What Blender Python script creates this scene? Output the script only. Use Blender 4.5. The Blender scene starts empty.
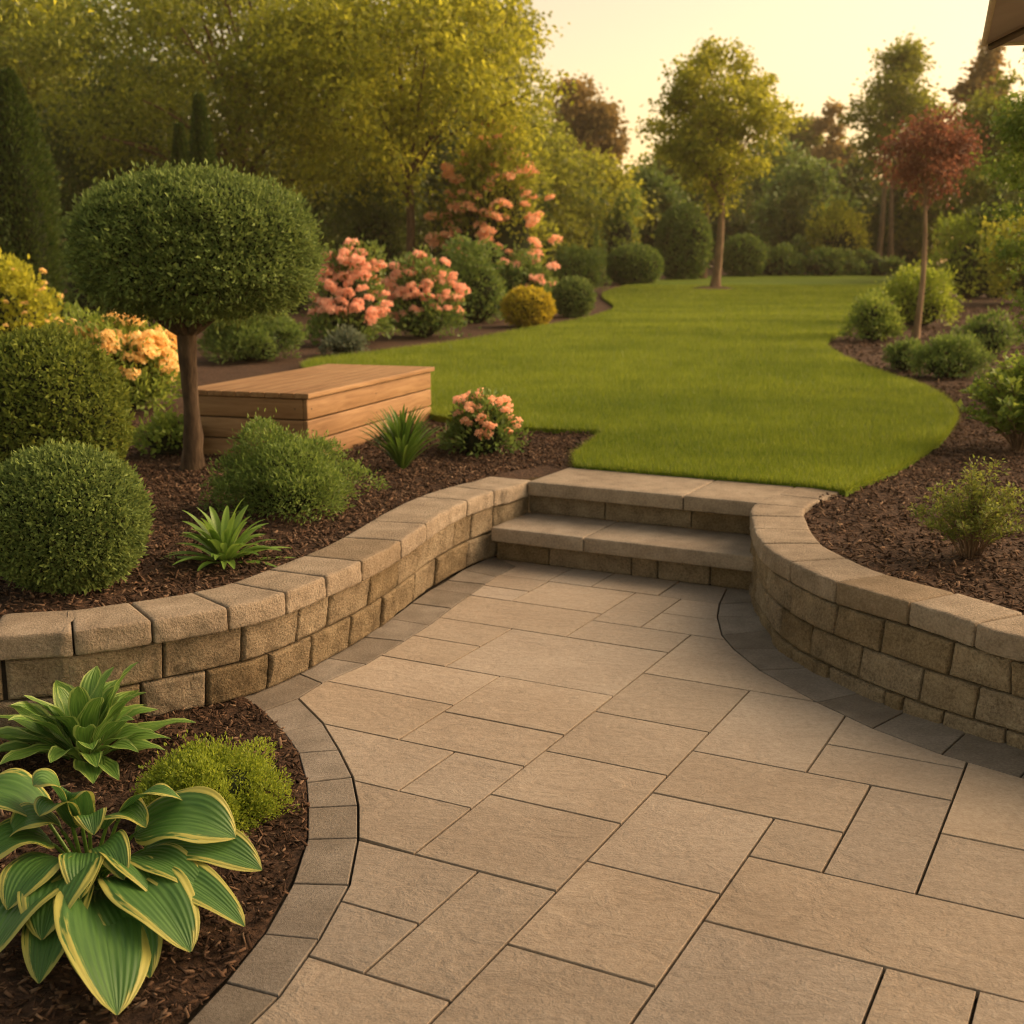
import bpy, bmesh, math
import numpy as np
from mathutils import Vector, noise, geometry
rad = math.radians
rng = np.random.default_rng(7)
SC = bpy.context.scene
COL = SC.collection

# ------------------------------------------------------------------ camera, world, sun, exposure
F_PX, CAM_H = 1219.0, 1.65
PITCH = math.atan(250 / 1219.0)
cam_d = bpy.data.cameras.new('camera')
cam_d.sensor_width = 36.0
cam_d.lens = F_PX / 1024 * 36
cam_d.clip_start, cam_d.clip_end = 0.05, 2000
cam_d.dof.use_dof = True
cam_d.dof.focus_distance = 3.7
cam_d.dof.aperture_fstop = 0.04286 / 0.0108
cam = bpy.data.objects.new('camera', cam_d)
COL.objects.link(cam)
cam.location = (0, 0, CAM_H)
cam.rotation_euler = (math.pi / 2 - PITCH, 0, 0)
SC.camera = cam

SUN_EL, SUN_AZ = 30.0, 72.0          # azimuth measured from the view direction (+Y) towards +X
world = bpy.data.worlds.new('World')
SC.world = world
world.use_nodes = True
wn, wl = world.node_tree.nodes, world.node_tree.links
bg = wn['Background']
sky = wn.new('ShaderNodeTexSky')
sky.sky_type = 'NISHITA'
sky.sun_disc = False
sky.sun_elevation = rad(SUN_EL)
sky.sun_rotation = rad(SUN_AZ)
sky.air_density = 1.0
sky.dust_density = 2.0
sky.ozone_density = 0.3
tint = wn.new('ShaderNodeMix'); tint.data_type = 'RGBA'; tint.blend_type = 'MULTIPLY'
tint.inputs['Factor'].default_value = 1.0
tint.inputs['B'].default_value = (1.0, 0.64, 0.355, 1)
wl.new(sky.outputs[0], tint.inputs['A'])
wl.new(tint.outputs['Result'], bg.inputs['Color'])
bg.inputs['Strength'].default_value = 0.15

sun_d = bpy.data.lights.new('sun', 'SUN')
sun_d.energy = 2.0
sun_d.angle = rad(60)
sun_d.color = (1.0, 0.80, 0.54)
sun = bpy.data.objects.new('sun', sun_d)
COL.objects.link(sun)
_sd = Vector((math.sin(rad(SUN_AZ)) * math.cos(rad(SUN_EL)), math.cos(rad(SUN_AZ)) * math.cos(rad(SUN_EL)), math.sin(rad(SUN_EL))))
sun.rotation_euler = _sd.to_track_quat('Z', 'Y').to_euler()
sun.location = (20, 10, 15)

SC.view_settings.view_transform = 'Standard'
SC.view_settings.look = 'None'
SC.view_settings.gamma = 1
SC.view_settings.exposure = 1.22
SC.cycles.max_bounces = 6
SC.cycles.diffuse_bounces = 3
SC.cycles.glossy_bounces = 2
SC.cycles.transmission_bounces = 3
SC.cycles.transparent_max_bounces = 4
SC.cycles.use_denoising = True
SC.cycles.filter_width = 1.1

# ------------------------------------------------------------------ survey helpers (positions measured on the ground plane)
cP, sP = math.cos(PITCH), math.sin(PITCH)

def ray(x, y):
    a, b = (x - 512) / F_PX, (y - 512) / F_PX
    return np.array([a, cP - b * sP, -sP - b * cP])

def P(x, y, z=0.0):
    r = ray(x, y); t = (z - CAM_H) / r[2]
    return np.array([r[0] * t, r[1] * t, z])

def D(x, y, dist):
    r = ray(x, y); t = dist / r[1]
    return np.array([r[0] * t, dist, CAM_H + r[2] * t])

TOP = 0.40

def gz(y):
    return TOP + 0.02 * np.clip(np.asarray(y, float) - 8.0, 0, 52)

def G(x, y):
    p = P(x, y, TOP)
    for _ in range(60):
        r = ray(x, y)
        z = float(gz(p[1]))
        t = (z - CAM_H) / r[2] if r[2] < -1e-5 else 60
        q = np.array([r[0] * t, r[1] * t, z])
        p = 0.5 * p + 0.5 * q
    p[2] = float(gz(p[1]))
    return p

def mpp(dist):
    return dist * cP / F_PX

AZ = math.atan(650 / math.hypot(F_PX, 250))
UD = np.array([math.sin(AZ), math.cos(AZ)])
VD = np.array([math.cos(AZ), -math.sin(AZ)])

def UV(u, v):
    return UD * u + VD * v

def in_poly(pts, poly):
    pts = np.asarray(pts); poly = np.asarray(poly)
    x, y = pts[:, 0], pts[:, 1]
    inside = np.zeros(len(pts), bool)
    j = len(poly) - 1
    for i in range(len(poly)):
        xi, yi = poly[i]; xj, yj = poly[j]
        c = ((yi > y) != (yj > y)) & (x < (xj - xi) * (y - yi) / (yj - yi + 1e-12) + xi)
        inside ^= c
        j = i
    return inside

# ------------------------------------------------------------------ object helpers
def props(o, label=None, cat=None, group=None, kind=None):
    if label: o['label'] = label
    if cat: o['category'] = cat
    if group: o['group'] = group
    if kind: o['kind'] = kind
    return o

def thing(name, loc, label, cat, group=None):
    o = bpy.data.objects.new(name, None)
    o.empty_display_size = 0.1
    COL.objects.link(o)
    o.location = tuple(float(v) for v in loc)
    return props(o, label, cat, group)

def link(name, me, parent=None, loc=(0, 0, 0)):
    o = bpy.data.objects.new(name, me)
    COL.objects.link(o)
    o.location = tuple(float(v) for v in loc)
    if parent: o.parent = parent
    return o

def mesh_np(name, V, Fq, mats, smooth=False, tone=None, uv=None, mat_idx=None):
    """V (n,3), Fq (m,k) one polygon size (or a list of such arrays)."""
    me = bpy.data.meshes.new(name)
    V = np.ascontiguousarray(V, np.float32)
    Fl = Fq if isinstance(Fq, list) else [Fq]
    Fl = [np.asarray(f, np.int32) for f in Fl if len(f)]
    me.vertices.add(len(V)); me.vertices.foreach_set('co', V.ravel())
    tot = np.concatenate([np.full(len(f), f.shape[1], np.int32) for f in Fl])
    idx = np.concatenate([f.ravel() for f in Fl])
    me.loops.add(len(idx)); me.loops.foreach_set('vertex_index', idx)
    me.polygons.add(len(tot))
    me.polygons.foreach_set('loop_start', np.concatenate([[0], np.cumsum(tot)[:-1]]).astype(np.int32))
    me.polygons.foreach_set('loop_total', tot)
    if smooth: me.polygons.foreach_set('use_smooth', np.ones(len(tot), bool))
    if mat_idx is not None: me.polygons.foreach_set('material_index', np.asarray(mat_idx, np.int32))
    for m in (mats if isinstance(mats, (list, tuple)) else [mats]): me.materials.append(m)
    if tone is not None:
        a = me.attributes.new('tone', 'FLOAT', 'POINT'); a.data.foreach_set('value', np.asarray(tone, np.float32))
    if uv is not None:
        l = me.uv_layers.new(name='UVMap'); l.data.foreach_set('uv', np.asarray(uv, np.float32)[idx].ravel())
    me.update(calc_edges=True)
    me.validate()
    return me

class Geo:
    """collects pieces into one mesh"""
    def __init__(s): s.V = []; s.F = {}; s.n = 0; s.tone = []
    def add(s, V, Fq, tone=0.5):
        V = np.asarray(V, float); Fq = np.asarray(Fq, int)
        s.V.append(V); s.F.setdefault(Fq.shape[1], []).append(Fq + s.n); s.n += len(V)
        s.tone.append(np.broadcast_to(np.asarray(tone, float), (len(V),)))
        return s
    def obj(s, name, mat, parent=None, smooth=False, origin=None, loc=(0, 0, 0)):
        V = np.concatenate(s.V)
        if origin is not None: V = V - np.asarray(origin)
        me = mesh_np(name, V, [np.concatenate(f) for f in s.F.values()], mat, smooth, np.concatenate(s.tone))
        return link(name, me, parent, loc)

def ellipsoid(c, r, nu=20, nv=12, zmin=-1.0):
    th = np.linspace(0, 2 * np.pi, nu, endpoint=False); ph = np.linspace(-np.pi / 2, np.pi / 2, nv)
    V = np.array([[np.cos(a) * np.cos(b), np.sin(a) * np.cos(b), max(zmin, np.sin(b))] for b in ph for a in th]) * r + c
    i, j = np.meshgrid(np.arange(nv - 1), np.arange(nu), indexing='ij'); j2 = (j + 1) % nu
    return V, np.stack([i * nu + j, i * nu + j2, (i + 1) * nu + j2, (i + 1) * nu + j], -1).reshape(-1, 4)

def tube(pts, rad_, n=8, cap=True):
    pts = np.asarray(pts, float); m = len(pts)
    r = np.broadcast_to(np.asarray(rad_, float), (m,))
    T = np.gradient(pts, axis=0); T /= np.linalg.norm(T, axis=1)[:, None] + 1e-9
    ref = np.array([0.0, 0, 1]) if abs(T[0][2]) < 0.9 else np.array([1.0, 0, 0])
    V = []
    for i in range(m):
        a = np.cross(T[i], ref); a /= np.linalg.norm(a) + 1e-9
        b = np.cross(T[i], a)
        ref = np.cross(a, T[i]) if False else ref
        ang = np.linspace(0, 2 * np.pi, n, endpoint=False)
        V.append(pts[i] + r[i] * (np.cos(ang)[:, None] * a + np.sin(ang)[:, None] * b))
    V = np.concatenate(V)
    i, j = np.meshgrid(np.arange(m - 1), np.arange(n), indexing='ij')
    j2 = (j + 1) % n
    Fq = np.stack([i * n + j, i * n + j2, (i + 1) * n + j2, (i + 1) * n + j], -1).reshape(-1, 4)
    return V, Fq

def bez(p0, p1, p2, n=10):
    t = np.linspace(0, 1, n)[:, None]
    return (1 - t) ** 2 * np.asarray(p0) + 2 * t * (1 - t) * np.asarray(p1) + t ** 2 * np.asarray(p2)

def nz(v, s=1.0, off=0.0):
    return noise.noise(Vector((v[0] * s + off, v[1] * s + off * 0.7, v[2] * s - off)))

def rounded_box(dim, r, cnt):
    """unit grid box with rounded edges; returns V (centred, z up), F, and the flat-box coordinates"""
    hx, hy, hz_ = [d / 2 for d in dim]
    bm = bmesh.new()
    ax = []
    for h, c in zip((hx, hy, hz_), cnt):
        inner = np.linspace(-h + r, h - r, max(2, c))
        ax.append(np.unique(np.concatenate([[-h, -h + r * .3], inner, [h - r * .3, h]])))
    vd = {}
    def vert(p):
        k = tuple(round(x, 6) for x in p)
        if k not in vd: vd[k] = bm.verts.new(k)
        return vd[k]
    for axis in range(3):
        o = [a for a in range(3) if a != axis]
        A, B = ax[o[0]], ax[o[1]]
        for sgn in (-1, 1):
            for i in range(len(A) - 1):
                for j in range(len(B) - 1):
                    q = []
                    for (a, b) in ((i, j), (i + 1, j), (i + 1, j + 1), (i, j + 1)):
                        p = [0, 0, 0]; p[axis] = sgn * (hx, hy, hz_)[axis]; p[o[0]] = A[a]; p[o[1]] = B[b]
                        q.append(vert(p))
                    flip = (sgn > 0) == (axis == 1)
                    bm.faces.new(q[::-1] if flip else q)
    bm.verts.index_update()
    V = np.array([v.co[:] for v in bm.verts])
    Fq = np.array([[v.index for v in f.verts] for f in bm.faces])
    bm.free()
    h = np.array([hx, hy, hz_])
    q = np.clip(V, -h + r, h - r)
    d = V - q
    L = np.linalg.norm(d, axis=1)
    out = q + np.where(L[:, None] > 1e-9, d / np.maximum(L, 1e-9)[:, None] * r, 0)
    nrm = np.where(L[:, None] > 1e-9, d / np.maximum(L, 1e-9)[:, None], 0)
    return out, Fq, nrm

# ------------------------------------------------------------------ materials
def mat(name, rough=0.8, spec=0.3):
    m = bpy.data.materials.new(name); m.use_nodes = True
    nt = m.node_tree; b = nt.nodes['Principled BSDF']
    b.inputs['Roughness'].default_value = rough
    b.inputs['Specular IOR Level'].default_value = spec
    return m, nt, b

def N(nt, typ, **kw):
    n = nt.nodes.new(typ)
    for k, v in kw.items(): setattr(n, k, v)
    return n

def ramp(nt, src, stops):
    r = N(nt, 'ShaderNodeValToRGB')
    e = r.color_ramp.elements
    e[0].position, e[0].color = stops[0][0], (*stops[0][1], 1)
    e[1].position, e[1].color = stops[-1][0], (*stops[-1][1], 1)
    for p, c in stops[1:-1]:
        x = e.new(p); x.color = (*c, 1)
    if src is not None: nt.links.new(src, r.inputs[0])
    return r

def noise_tex(nt, scale, detail=4, rough=0.55, vec=None, dist=0.0):
    n = N(nt, 'ShaderNodeTexNoise')
    n.inputs['Scale'].default_value = scale; n.inputs['Detail'].default_value = detail
    n.inputs['Roughness'].default_value = rough; n.inputs['Distortion'].default_value = dist
    if vec is not None: nt.links.new(vec, n.inputs['Vector'])
    return n

def mixc(nt, fac, a, b, mode='MIX'):
    m = N(nt, 'ShaderNodeMix', data_type='RGBA', blend_type=mode)
    for s, v in (('Factor', fac), ('A', a), ('B', b)):
        if hasattr(v, 'is_linked') or hasattr(v, 'links'): nt.links.new(v, m.inputs[s])
        elif s == 'Factor': m.inputs[s].default_value = v
        else: m.inputs[s].default_value = (*v, 1)
    return m.outputs['Result']

def math_n(nt, op, a, b=None, clamp=False):
    m = N(nt, 'ShaderNodeMath', operation=op, use_clamp=clamp)
    for i, v in enumerate((a, b)):
        if v is None: continue
        if hasattr(v, 'links'): nt.links.new(v, m.inputs[i])
        else: m.inputs[i].default_value = v
    return m.outputs[0]

def bump(nt, b, h, strength, dist, prev=None):
    n = N(nt, 'ShaderNodeBump')
    n.inputs['Strength'].default_value = strength; n.inputs['Distance'].default_value = dist
    nt.links.new(h, n.inputs['Height'])
    if prev is not None: nt.links.new(prev.outputs[0], n.inputs['Normal'])
    nt.links.new(n.outputs[0], b.inputs['Normal'])
    return n

def coords(nt):
    g = N(nt, 'ShaderNodeNewGeometry')
    return g

def stone_mat(name, c_dark, c_mid, c_light, coarse=0.012, fine=0.004, rough_face=True):
    m, nt, b = mat(name, 0.88, 0.25)
    g = coords(nt); pos = g.outputs['Position']; isl = g.outputs['Random Per Island']
    n1 = noise_tex(nt, 9, 5, 0.6, pos); n2 = noise_tex(nt, 95, 4, 0.65, pos); n3 = noise_tex(nt, 320, 2, 0.5, pos)
    n0 = noise_tex(nt, 1.6, 3, 0.5, pos)
    s = math_n(nt, 'ADD', math_n(nt, 'MULTIPLY', n1.outputs[0], 0.45), math_n(nt, 'MULTIPLY', n2.outputs[0], 0.55))
    r = ramp(nt, s, [(0.34, c_dark), (0.5, c_mid), (0.66, c_light)])
    tv = math_n(nt, 'ADD', math_n(nt, 'MULTIPLY', isl, 0.34), 0.80)
    hs = N(nt, 'ShaderNodeHueSaturation')
    nt.links.new(r.outputs[0], hs.inputs['Color']); nt.links.new(tv, hs.inputs['Value'])
    nt.links.new(math_n(nt, 'ADD', math_n(nt, 'MULTIPLY', isl, -0.3), 1.12), hs.inputs['Saturation'])
    stain = ramp(nt, n0.outputs[0], [(0.35, (0.80, 0.78, 0.76)), (0.6, (1, 1, 1))])
    nt.links.new(mixc(nt, 1.0, hs.outputs[0], stain.outputs[0], 'MULTIPLY'), b.inputs['Base Color'])
    b1 = bump(nt, b, n2.outputs[0], 1.0 if rough_face else 0.5, coarse)
    bump(nt, b, n3.outputs[0], 0.6, fine, b1)
    return m

M = {}
M['wall_block'] = stone_mat('split_stone', (0.145, 0.108, 0.064), (0.32, 0.25, 0.155), (0.48, 0.39, 0.255), 0.022, 0.007)
M['cap_stone'] = stone_mat('cap_stone', (0.165, 0.128, 0.086), (0.268, 0.214, 0.150), (0.37, 0.305, 0.225), 0.009, 0.004)
M['tread_stone'] = stone_mat('tread_stone', (0.19, 0.155, 0.115), (0.30, 0.25, 0.19), (0.40, 0.34, 0.265), 0.006, 0.003, False)
M['edging_stone'] = stone_mat('edging_stone', (0.145, 0.125, 0.10), (0.215, 0.188, 0.155), (0.295, 0.262, 0.22), 0.006, 0.003, False)

def paver_mat():
    m, nt, b = mat('flagstone_paver', 0.8, 0.3)
    g = coords(nt); pos = g.outputs['Position']; isl = g.outputs['Random Per Island']
    mp = N(nt, 'ShaderNodeMapping'); mp.inputs['Rotation'].default_value = (0, 0, AZ + 0.5)
    mp.inputs['Scale'].default_value = (1.0, 1.7, 1)
    nt.links.new(pos, mp.inputs['Vector'])
    off = N(nt, 'ShaderNodeVectorMath', operation='ADD')
    cv = N(nt, 'ShaderNodeCombineXYZ')
    nt.links.new(math_n(nt, 'MULTIPLY', isl, 37), cv.inputs[0]); nt.links.new(math_n(nt, 'MULTIPLY', isl, 91), cv.inputs[2])
    nt.links.new(mp.outputs[0], off.inputs[0]); nt.links.new(cv.outputs[0], off.inputs[1])
    cleft = noise_tex(nt, 6.5, 6, 0.60, off.outputs[0], 0.8)
    sand = noise_tex(nt, 140, 3, 0.6, pos)
    fine = noise_tex(nt, 45, 4, 0.6, pos)
    big = noise_tex(nt, 1.3, 3, 0.5, pos)
    s = math_n(nt, 'ADD', math_n(nt, 'MULTIPLY', cleft.outputs[0], 0.22), math_n(nt, 'MULTIPLY', fine.outputs[0], 0.43))
    s = math_n(nt, 'ADD', s, math_n(nt, 'MULTIPLY', sand.outputs[0], 0.35))
    r = ramp(nt, s, [(0.36, (0.275, 0.228, 0.178)), (0.5, (0.345, 0.292, 0.232)), (0.64, (0.415, 0.356, 0.288))])
    hs = N(nt, 'ShaderNodeHueSaturation')
    nt.links.new(r.outputs[0], hs.inputs['Color'])
    nt.links.new(math_n(nt, 'ADD', math_n(nt, 'MULTIPLY', isl, 0.24), 0.86), hs.inputs['Value'])
    nt.links.new(math_n(nt, 'ADD', math_n(nt, 'MULTIPLY', math_n(nt, 'FRACT', math_n(nt, 'MULTIPLY', isl, 7.3)), 0.22), 0.88), hs.inputs['Saturation'])
    st = ramp(nt, big.outputs[0], [(0.36, (0.86, 0.84, 0.82)), (0.62, (1, 1, 1))])
    nt.links.new(mixc(nt, 1.0, hs.outputs[0], st.outputs[0], 'MULTIPLY'), b.inputs['Base Color'])
    b1 = bump(nt, b, cleft.outputs[0], 0.6, 0.02)
    b2 = bump(nt, b, fine.outputs[0], 0.4, 0.006, b1)
    bump(nt, b, sand.outputs[0], 0.45, 0.005, b2)
    return m
M['paver'] = paver_mat()

def simple_noise(name, stops, scale=12, rough=0.85, bs=0.4, bd=0.01, detail=5, stretch=None):
    m, nt, b = mat(name, rough, 0.25)
    g = coords(nt); v = g.outputs['Position']
    if stretch:
        mp = N(nt, 'ShaderNodeMapping'); mp.inputs['Scale'].default_value = stretch
        nt.links.new(v, mp.inputs['Vector']); v = mp.outputs[0]
    n = noise_tex(nt, scale, detail, 0.62, v)
    r = ramp(nt, n.outputs[0], stops)
    nt.links.new(r.outputs[0], b.inputs['Base Color'])
    bump(nt, b, n.outputs[0], bs, bd)
    return m

M['joint'] = simple_noise('joint_sand', [(0.3, (0.035, 0.028, 0.02)), (0.7, (0.075, 0.06, 0.042))], 60)
M['core'] = simple_noise('wall_core', [(0.3, (0.02, 0.016, 0.011)), (0.7, (0.04, 0.032, 0.022))], 30)
M['soil'] = simple_noise('bark_mulch_bed', [(0.32, (0.022, 0.012, 0.007)), (0.5, (0.06, 0.033, 0.019)), (0.7, (0.12, 0.068, 0.04))], 42, 0.95, 1.0, 0.03, 6)
M['bark'] = simple_noise('tree_bark', [(0.3, (0.06, 0.036, 0.02)), (0.55, (0.15, 0.095, 0.055)), (0.75, (0.24, 0.165, 0.10))], 22, 0.9, 0.9, 0.012, 6, (1, 1, 0.22))
M['bark_dark'] = simple_noise('dark_bark', [(0.3, (0.03, 0.02, 0.013)), (0.55, (0.085, 0.058, 0.036)), (0.75, (0.16, 0.115, 0.075))], 26, 0.95, 1.0, 0.016, 6, (1, 1, 0.25))
M['bark_pale'] = simple_noise('pale_bark', [(0.3, (0.13, 0.085, 0.05)), (0.7, (0.30, 0.21, 0.13))], 14, 0.9, 0.8, 0.01, 5, (1, 1, 0.25))
M['stem'] = simple_noise('green_stem', [(0.3, (0.06, 0.055, 0.02)), (0.7, (0.12, 0.10, 0.04))], 30)

def chip_mat():
    m, nt, b = mat('bark_chip', 0.92, 0.2)
    g = coords(nt)
    r = ramp(nt, g.outputs['Random Per Island'], [(0.0, (0.022, 0.012, 0.008)), (0.45, (0.065, 0.036, 0.021)), (0.8, (0.12, 0.07, 0.042)), (1.0, (0.21, 0.14, 0.09))])
    nt.links.new(r.outputs[0], b.inputs['Base Color'])
    n = noise_tex(nt, 120, 3, 0.6, g.outputs['Position'])
    bump(nt, b, n.outputs[0], 0.6, 0.006)
    return m
M['chip'] = chip_mat()

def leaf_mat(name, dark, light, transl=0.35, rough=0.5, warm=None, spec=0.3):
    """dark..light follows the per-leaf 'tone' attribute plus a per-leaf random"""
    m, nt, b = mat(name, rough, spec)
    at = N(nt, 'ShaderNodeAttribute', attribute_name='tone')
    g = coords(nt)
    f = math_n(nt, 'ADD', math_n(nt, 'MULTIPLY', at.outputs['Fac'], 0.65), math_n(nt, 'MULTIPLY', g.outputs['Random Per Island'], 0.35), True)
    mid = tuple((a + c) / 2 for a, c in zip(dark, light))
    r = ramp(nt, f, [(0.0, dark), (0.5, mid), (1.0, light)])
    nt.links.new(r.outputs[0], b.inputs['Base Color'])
    tr = N(nt, 'ShaderNodeBsdfTranslucent')
    hs = N(nt, 'ShaderNodeHueSaturation'); hs.inputs['Value'].default_value = 1.5; hs.inputs['Hue'].default_value = 0.485
    nt.links.new(r.outputs[0], hs.inputs['Color']); nt.links.new(hs.outputs[0], tr.inputs['Color'])
    mx = N(nt, 'ShaderNodeMixShader'); mx.inputs[0].default_value = transl
    nt.links.new(b.outputs[0], mx.inputs[1]); nt.links.new(tr.outputs[0], mx.inputs[2])
    nt.links.new(mx.outputs[0], nt.nodes['Material Output'].inputs['Surface'])
    return m

M['box'] = leaf_mat('boxwood_leaf', (0.03, 0.065, 0.017), (0.24, 0.33, 0.085), 0.25, 0.6, spec=.15)
M['box_yellow'] = leaf_mat('yellowish_boxwood_leaf', (0.035, 0.07, 0.012), (0.24, 0.3, 0.05), 0.28, 0.6, spec=.15)  # yellower green leaf of the rear globe
M['mid'] = leaf_mat('green_leaf', (0.04, 0.09, 0.017), (0.22, 0.32, 0.065), 0.32)
M['bright'] = leaf_mat('bright_green_leaf', (0.06, 0.125, 0.016), (0.32, 0.42, 0.07), 0.35)
M['lime'] = leaf_mat('lime_leaf', (0.1, 0.16, 0.012), (0.36, 0.46, 0.05), 0.35)
M['gold'] = leaf_mat('golden_leaf', (0.24, 0.20, 0.01), (0.60, 0.52, 0.04), 0.35)
M['olive'] = leaf_mat('olive_leaf', (0.058, 0.082, 0.011), (0.33, 0.38, 0.045), 0.5)
M['yellowgreen'] = leaf_mat('yellow_green_leaf', (0.1, 0.135, 0.013), (0.5, 0.52, 0.05), 0.52)
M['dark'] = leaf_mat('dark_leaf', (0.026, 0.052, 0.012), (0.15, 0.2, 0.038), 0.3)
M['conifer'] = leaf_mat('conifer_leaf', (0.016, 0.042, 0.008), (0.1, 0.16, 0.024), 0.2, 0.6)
M['brown'] = leaf_mat('brownish_leaf', (0.11, 0.085, 0.022), (0.36, 0.27, 0.075), 0.4)
M['red'] = leaf_mat('copper_leaf', (0.11, 0.05, 0.026), (0.29, 0.14, 0.07), 0.4)
M['silver'] = leaf_mat('grey_green_leaf', (0.06, 0.085, 0.05), (0.19, 0.23, 0.14), 0.25)
M['twiggy'] = leaf_mat('small_fresh_leaf', (0.075, 0.115, 0.02), (0.27, 0.32, 0.06), 0.38)
M['strap'] = leaf_mat('strap_leaf', (0.05, 0.13, 0.02), (0.22, 0.36, 0.06), 0.32, 0.38, spec=0.4)
M['blade'] = leaf_mat('blade_leaf', (0.03, 0.085, 0.012), (0.14, 0.25, 0.035), 0.3, 0.42)
M['peach'] = leaf_mat('peach_petal', (0.86, 0.47, 0.27), (0.97, 0.72, 0.5), 0.35, 0.6)
M['pink'] = leaf_mat('salmon_petal', (0.82, 0.44, 0.29), (0.96, 0.67, 0.5), 0.35, 0.6)
M['yellow'] = leaf_mat('yellow_petal', (0.86, 0.6, 0.2), (0.97, 0.84, 0.45), 0.35, 0.6)
M['grass'] = leaf_mat('grass_blade', (0.07, 0.13, 0.01), (0.28, 0.355, 0.034), 0.35, 0.5)

def lawn_mat():
    m, nt, b = mat('lawn_turf', 0.9, 0.1)
    g = coords(nt); pos = g.outputs['Position']
    mp = N(nt, 'ShaderNodeMapping'); mp.inputs['Scale'].default_value = (0.35, 1.2, 1); nt.links.new(pos, mp.inputs['Vector'])
    big = noise_tex(nt, 0.9, 4, 0.6, mp.outputs[0]); fine = noise_tex(nt, 60, 4, 0.65, pos); midn = noise_tex(nt, 7, 4, 0.6, pos)
    s = math_n(nt, 'ADD', math_n(nt, 'MULTIPLY', big.outputs[0], 0.45), math_n(nt, 'MULTIPLY', fine.outputs[0], 0.3))
    s = math_n(nt, 'ADD', s, math_n(nt, 'MULTIPLY', midn.outputs[0], 0.25))
    r = ramp(nt, s, [(0.33, (0.055, 0.10, 0.009)), (0.5, (0.12, 0.18, 0.017)), (0.67, (0.185, 0.25, 0.028))])
    nt.links.new(r.outputs[0], b.inputs['Base Color'])
    bump(nt, b, fine.outputs[0], 0.8, 0.03)
    return m
M['lawn'] = lawn_mat()

def wood_mat(name, along):
    m, nt, b = mat(name, 0.6, 0.3)
    tc = N(nt, 'ShaderNodeTexCoord'); g = coords(nt)
    mp = N(nt, 'ShaderNodeMapping')
    mp.inputs['Scale'].default_value = (1.2, 14, 14) if along == 'x' else (14, 1.2, 14)
    cv = N(nt, 'ShaderNodeCombineXYZ'); nt.links.new(math_n(nt, 'MULTIPLY', g.outputs['Random Per Island'], 40), cv.inputs[2])
    ad = N(nt, 'ShaderNodeVectorMath', operation='ADD')
    nt.links.new(tc.outputs['Object'], mp.inputs['Vector']); nt.links.new(mp.outputs[0], ad.inputs[0]); nt.links.new(cv.outputs[0], ad.inputs[1])
    n = noise_tex(nt, 2.2, 6, 0.6, ad.outputs[0], 0.8)
    k = noise_tex(nt, 0.9, 2, 0.5, ad.outputs[0])
    r = ramp(nt, n.outputs[0], [(0.3, (0.225, 0.125, 0.056)), (0.5, (0.305, 0.18, 0.084)), (0.7, (0.375, 0.235, 0.118))])
    st = ramp(nt, k.outputs[0], [(0.3, (0.8, 0.75, 0.7)), (0.6, (1, 1, 1))])
    nt.links.new(mixc(nt, 1.0, r.outputs[0], st.outputs[0], 'MULTIPLY'), b.inputs['Base Color'])
    bump(nt, b, n.outputs[0], 0.35, 0.004)
    return m
M['wood_x'] = wood_mat('cedar_board', 'x')
M['wood_y'] = wood_mat('cedar_board_crosswise', 'y')

def hosta_mat(name, green_d, green_l, margin, edge, veins):
    m, nt, b = mat(name, 0.42, 0.4)
    uvn = N(nt, 'ShaderNodeUVMap'); sep = N(nt, 'ShaderNodeSeparateXYZ'); nt.links.new(uvn.outputs[0], sep.inputs[0])
    g = coords(nt)
    cx = math_n(nt, 'ABSOLUTE', math_n(nt, 'MULTIPLY', math_n(nt, 'SUBTRACT', sep.outputs[0], 0.5), 2.0))
    mp = N(nt, 'ShaderNodeMapping'); mp.inputs['Scale'].default_value = (18, 2.5, 1); nt.links.new(uvn.outputs[0], mp.inputs['Vector'])
    of = N(nt, 'ShaderNodeCombineXYZ'); nt.links.new(math_n(nt, 'MULTIPLY', g.outputs['Random Per Island'], 50), of.inputs[2])
    ad = N(nt, 'ShaderNodeVectorMath', operation='ADD'); nt.links.new(mp.outputs[0], ad.inputs[0]); nt.links.new(of.outputs[0], ad.inputs[1])
    n = noise_tex(nt, 1.0, 3, 0.6, ad.outputs[0])
    # margin mask : near the edge, or near the tip
    tip = math_n(nt, 'MULTIPLY', math_n(nt, 'POWER', sep.outputs[1], 6.0), 0.35)
    e = math_n(nt, 'ADD', math_n(nt, 'ADD', cx, tip), math_n(nt, 'MULTIPLY', math_n(nt, 'SUBTRACT', n.outputs[0], 0.5), 0.95))
    mask = N(nt, 'ShaderNodeMapRange', interpolation_type='SMOOTHSTEP')
    mask.inputs['From Min'].default_value = edge - 0.04; mask.inputs['From Max'].default_value = edge + 0.05
    nt.links.new(e, mask.inputs['Value'])
    gr = ramp(nt, n.outputs[0], [(0.3, green_d), (0.7, green_l)])
    vw = math_n(nt, 'SINE', math_n(nt, 'MULTIPLY', cx, veins))
    vr = math_n(nt, 'ADD', math_n(nt, 'MULTIPLY', vw, 0.5), 0.5)
    col = mixc(nt, mask.outputs[0], gr.outputs[0], margin)
    nt.links.new(col, b.inputs['Base Color'])
    bump(nt, b, vr, 0.4, 0.004)
    tr = N(nt, 'ShaderNodeBsdfTranslucent'); nt.links.new(col, tr.inputs['Color'])
    mx = N(nt, 'ShaderNodeMixShader'); mx.inputs[0].default_value = 0.25
    nt.links.new(b.outputs[0], mx.inputs[1]); nt.links.new(tr.outputs[0], mx.inputs[2])
    nt.links.new(mx.outputs[0], nt.nodes['Material Output'].inputs['Surface'])
    return m
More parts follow.
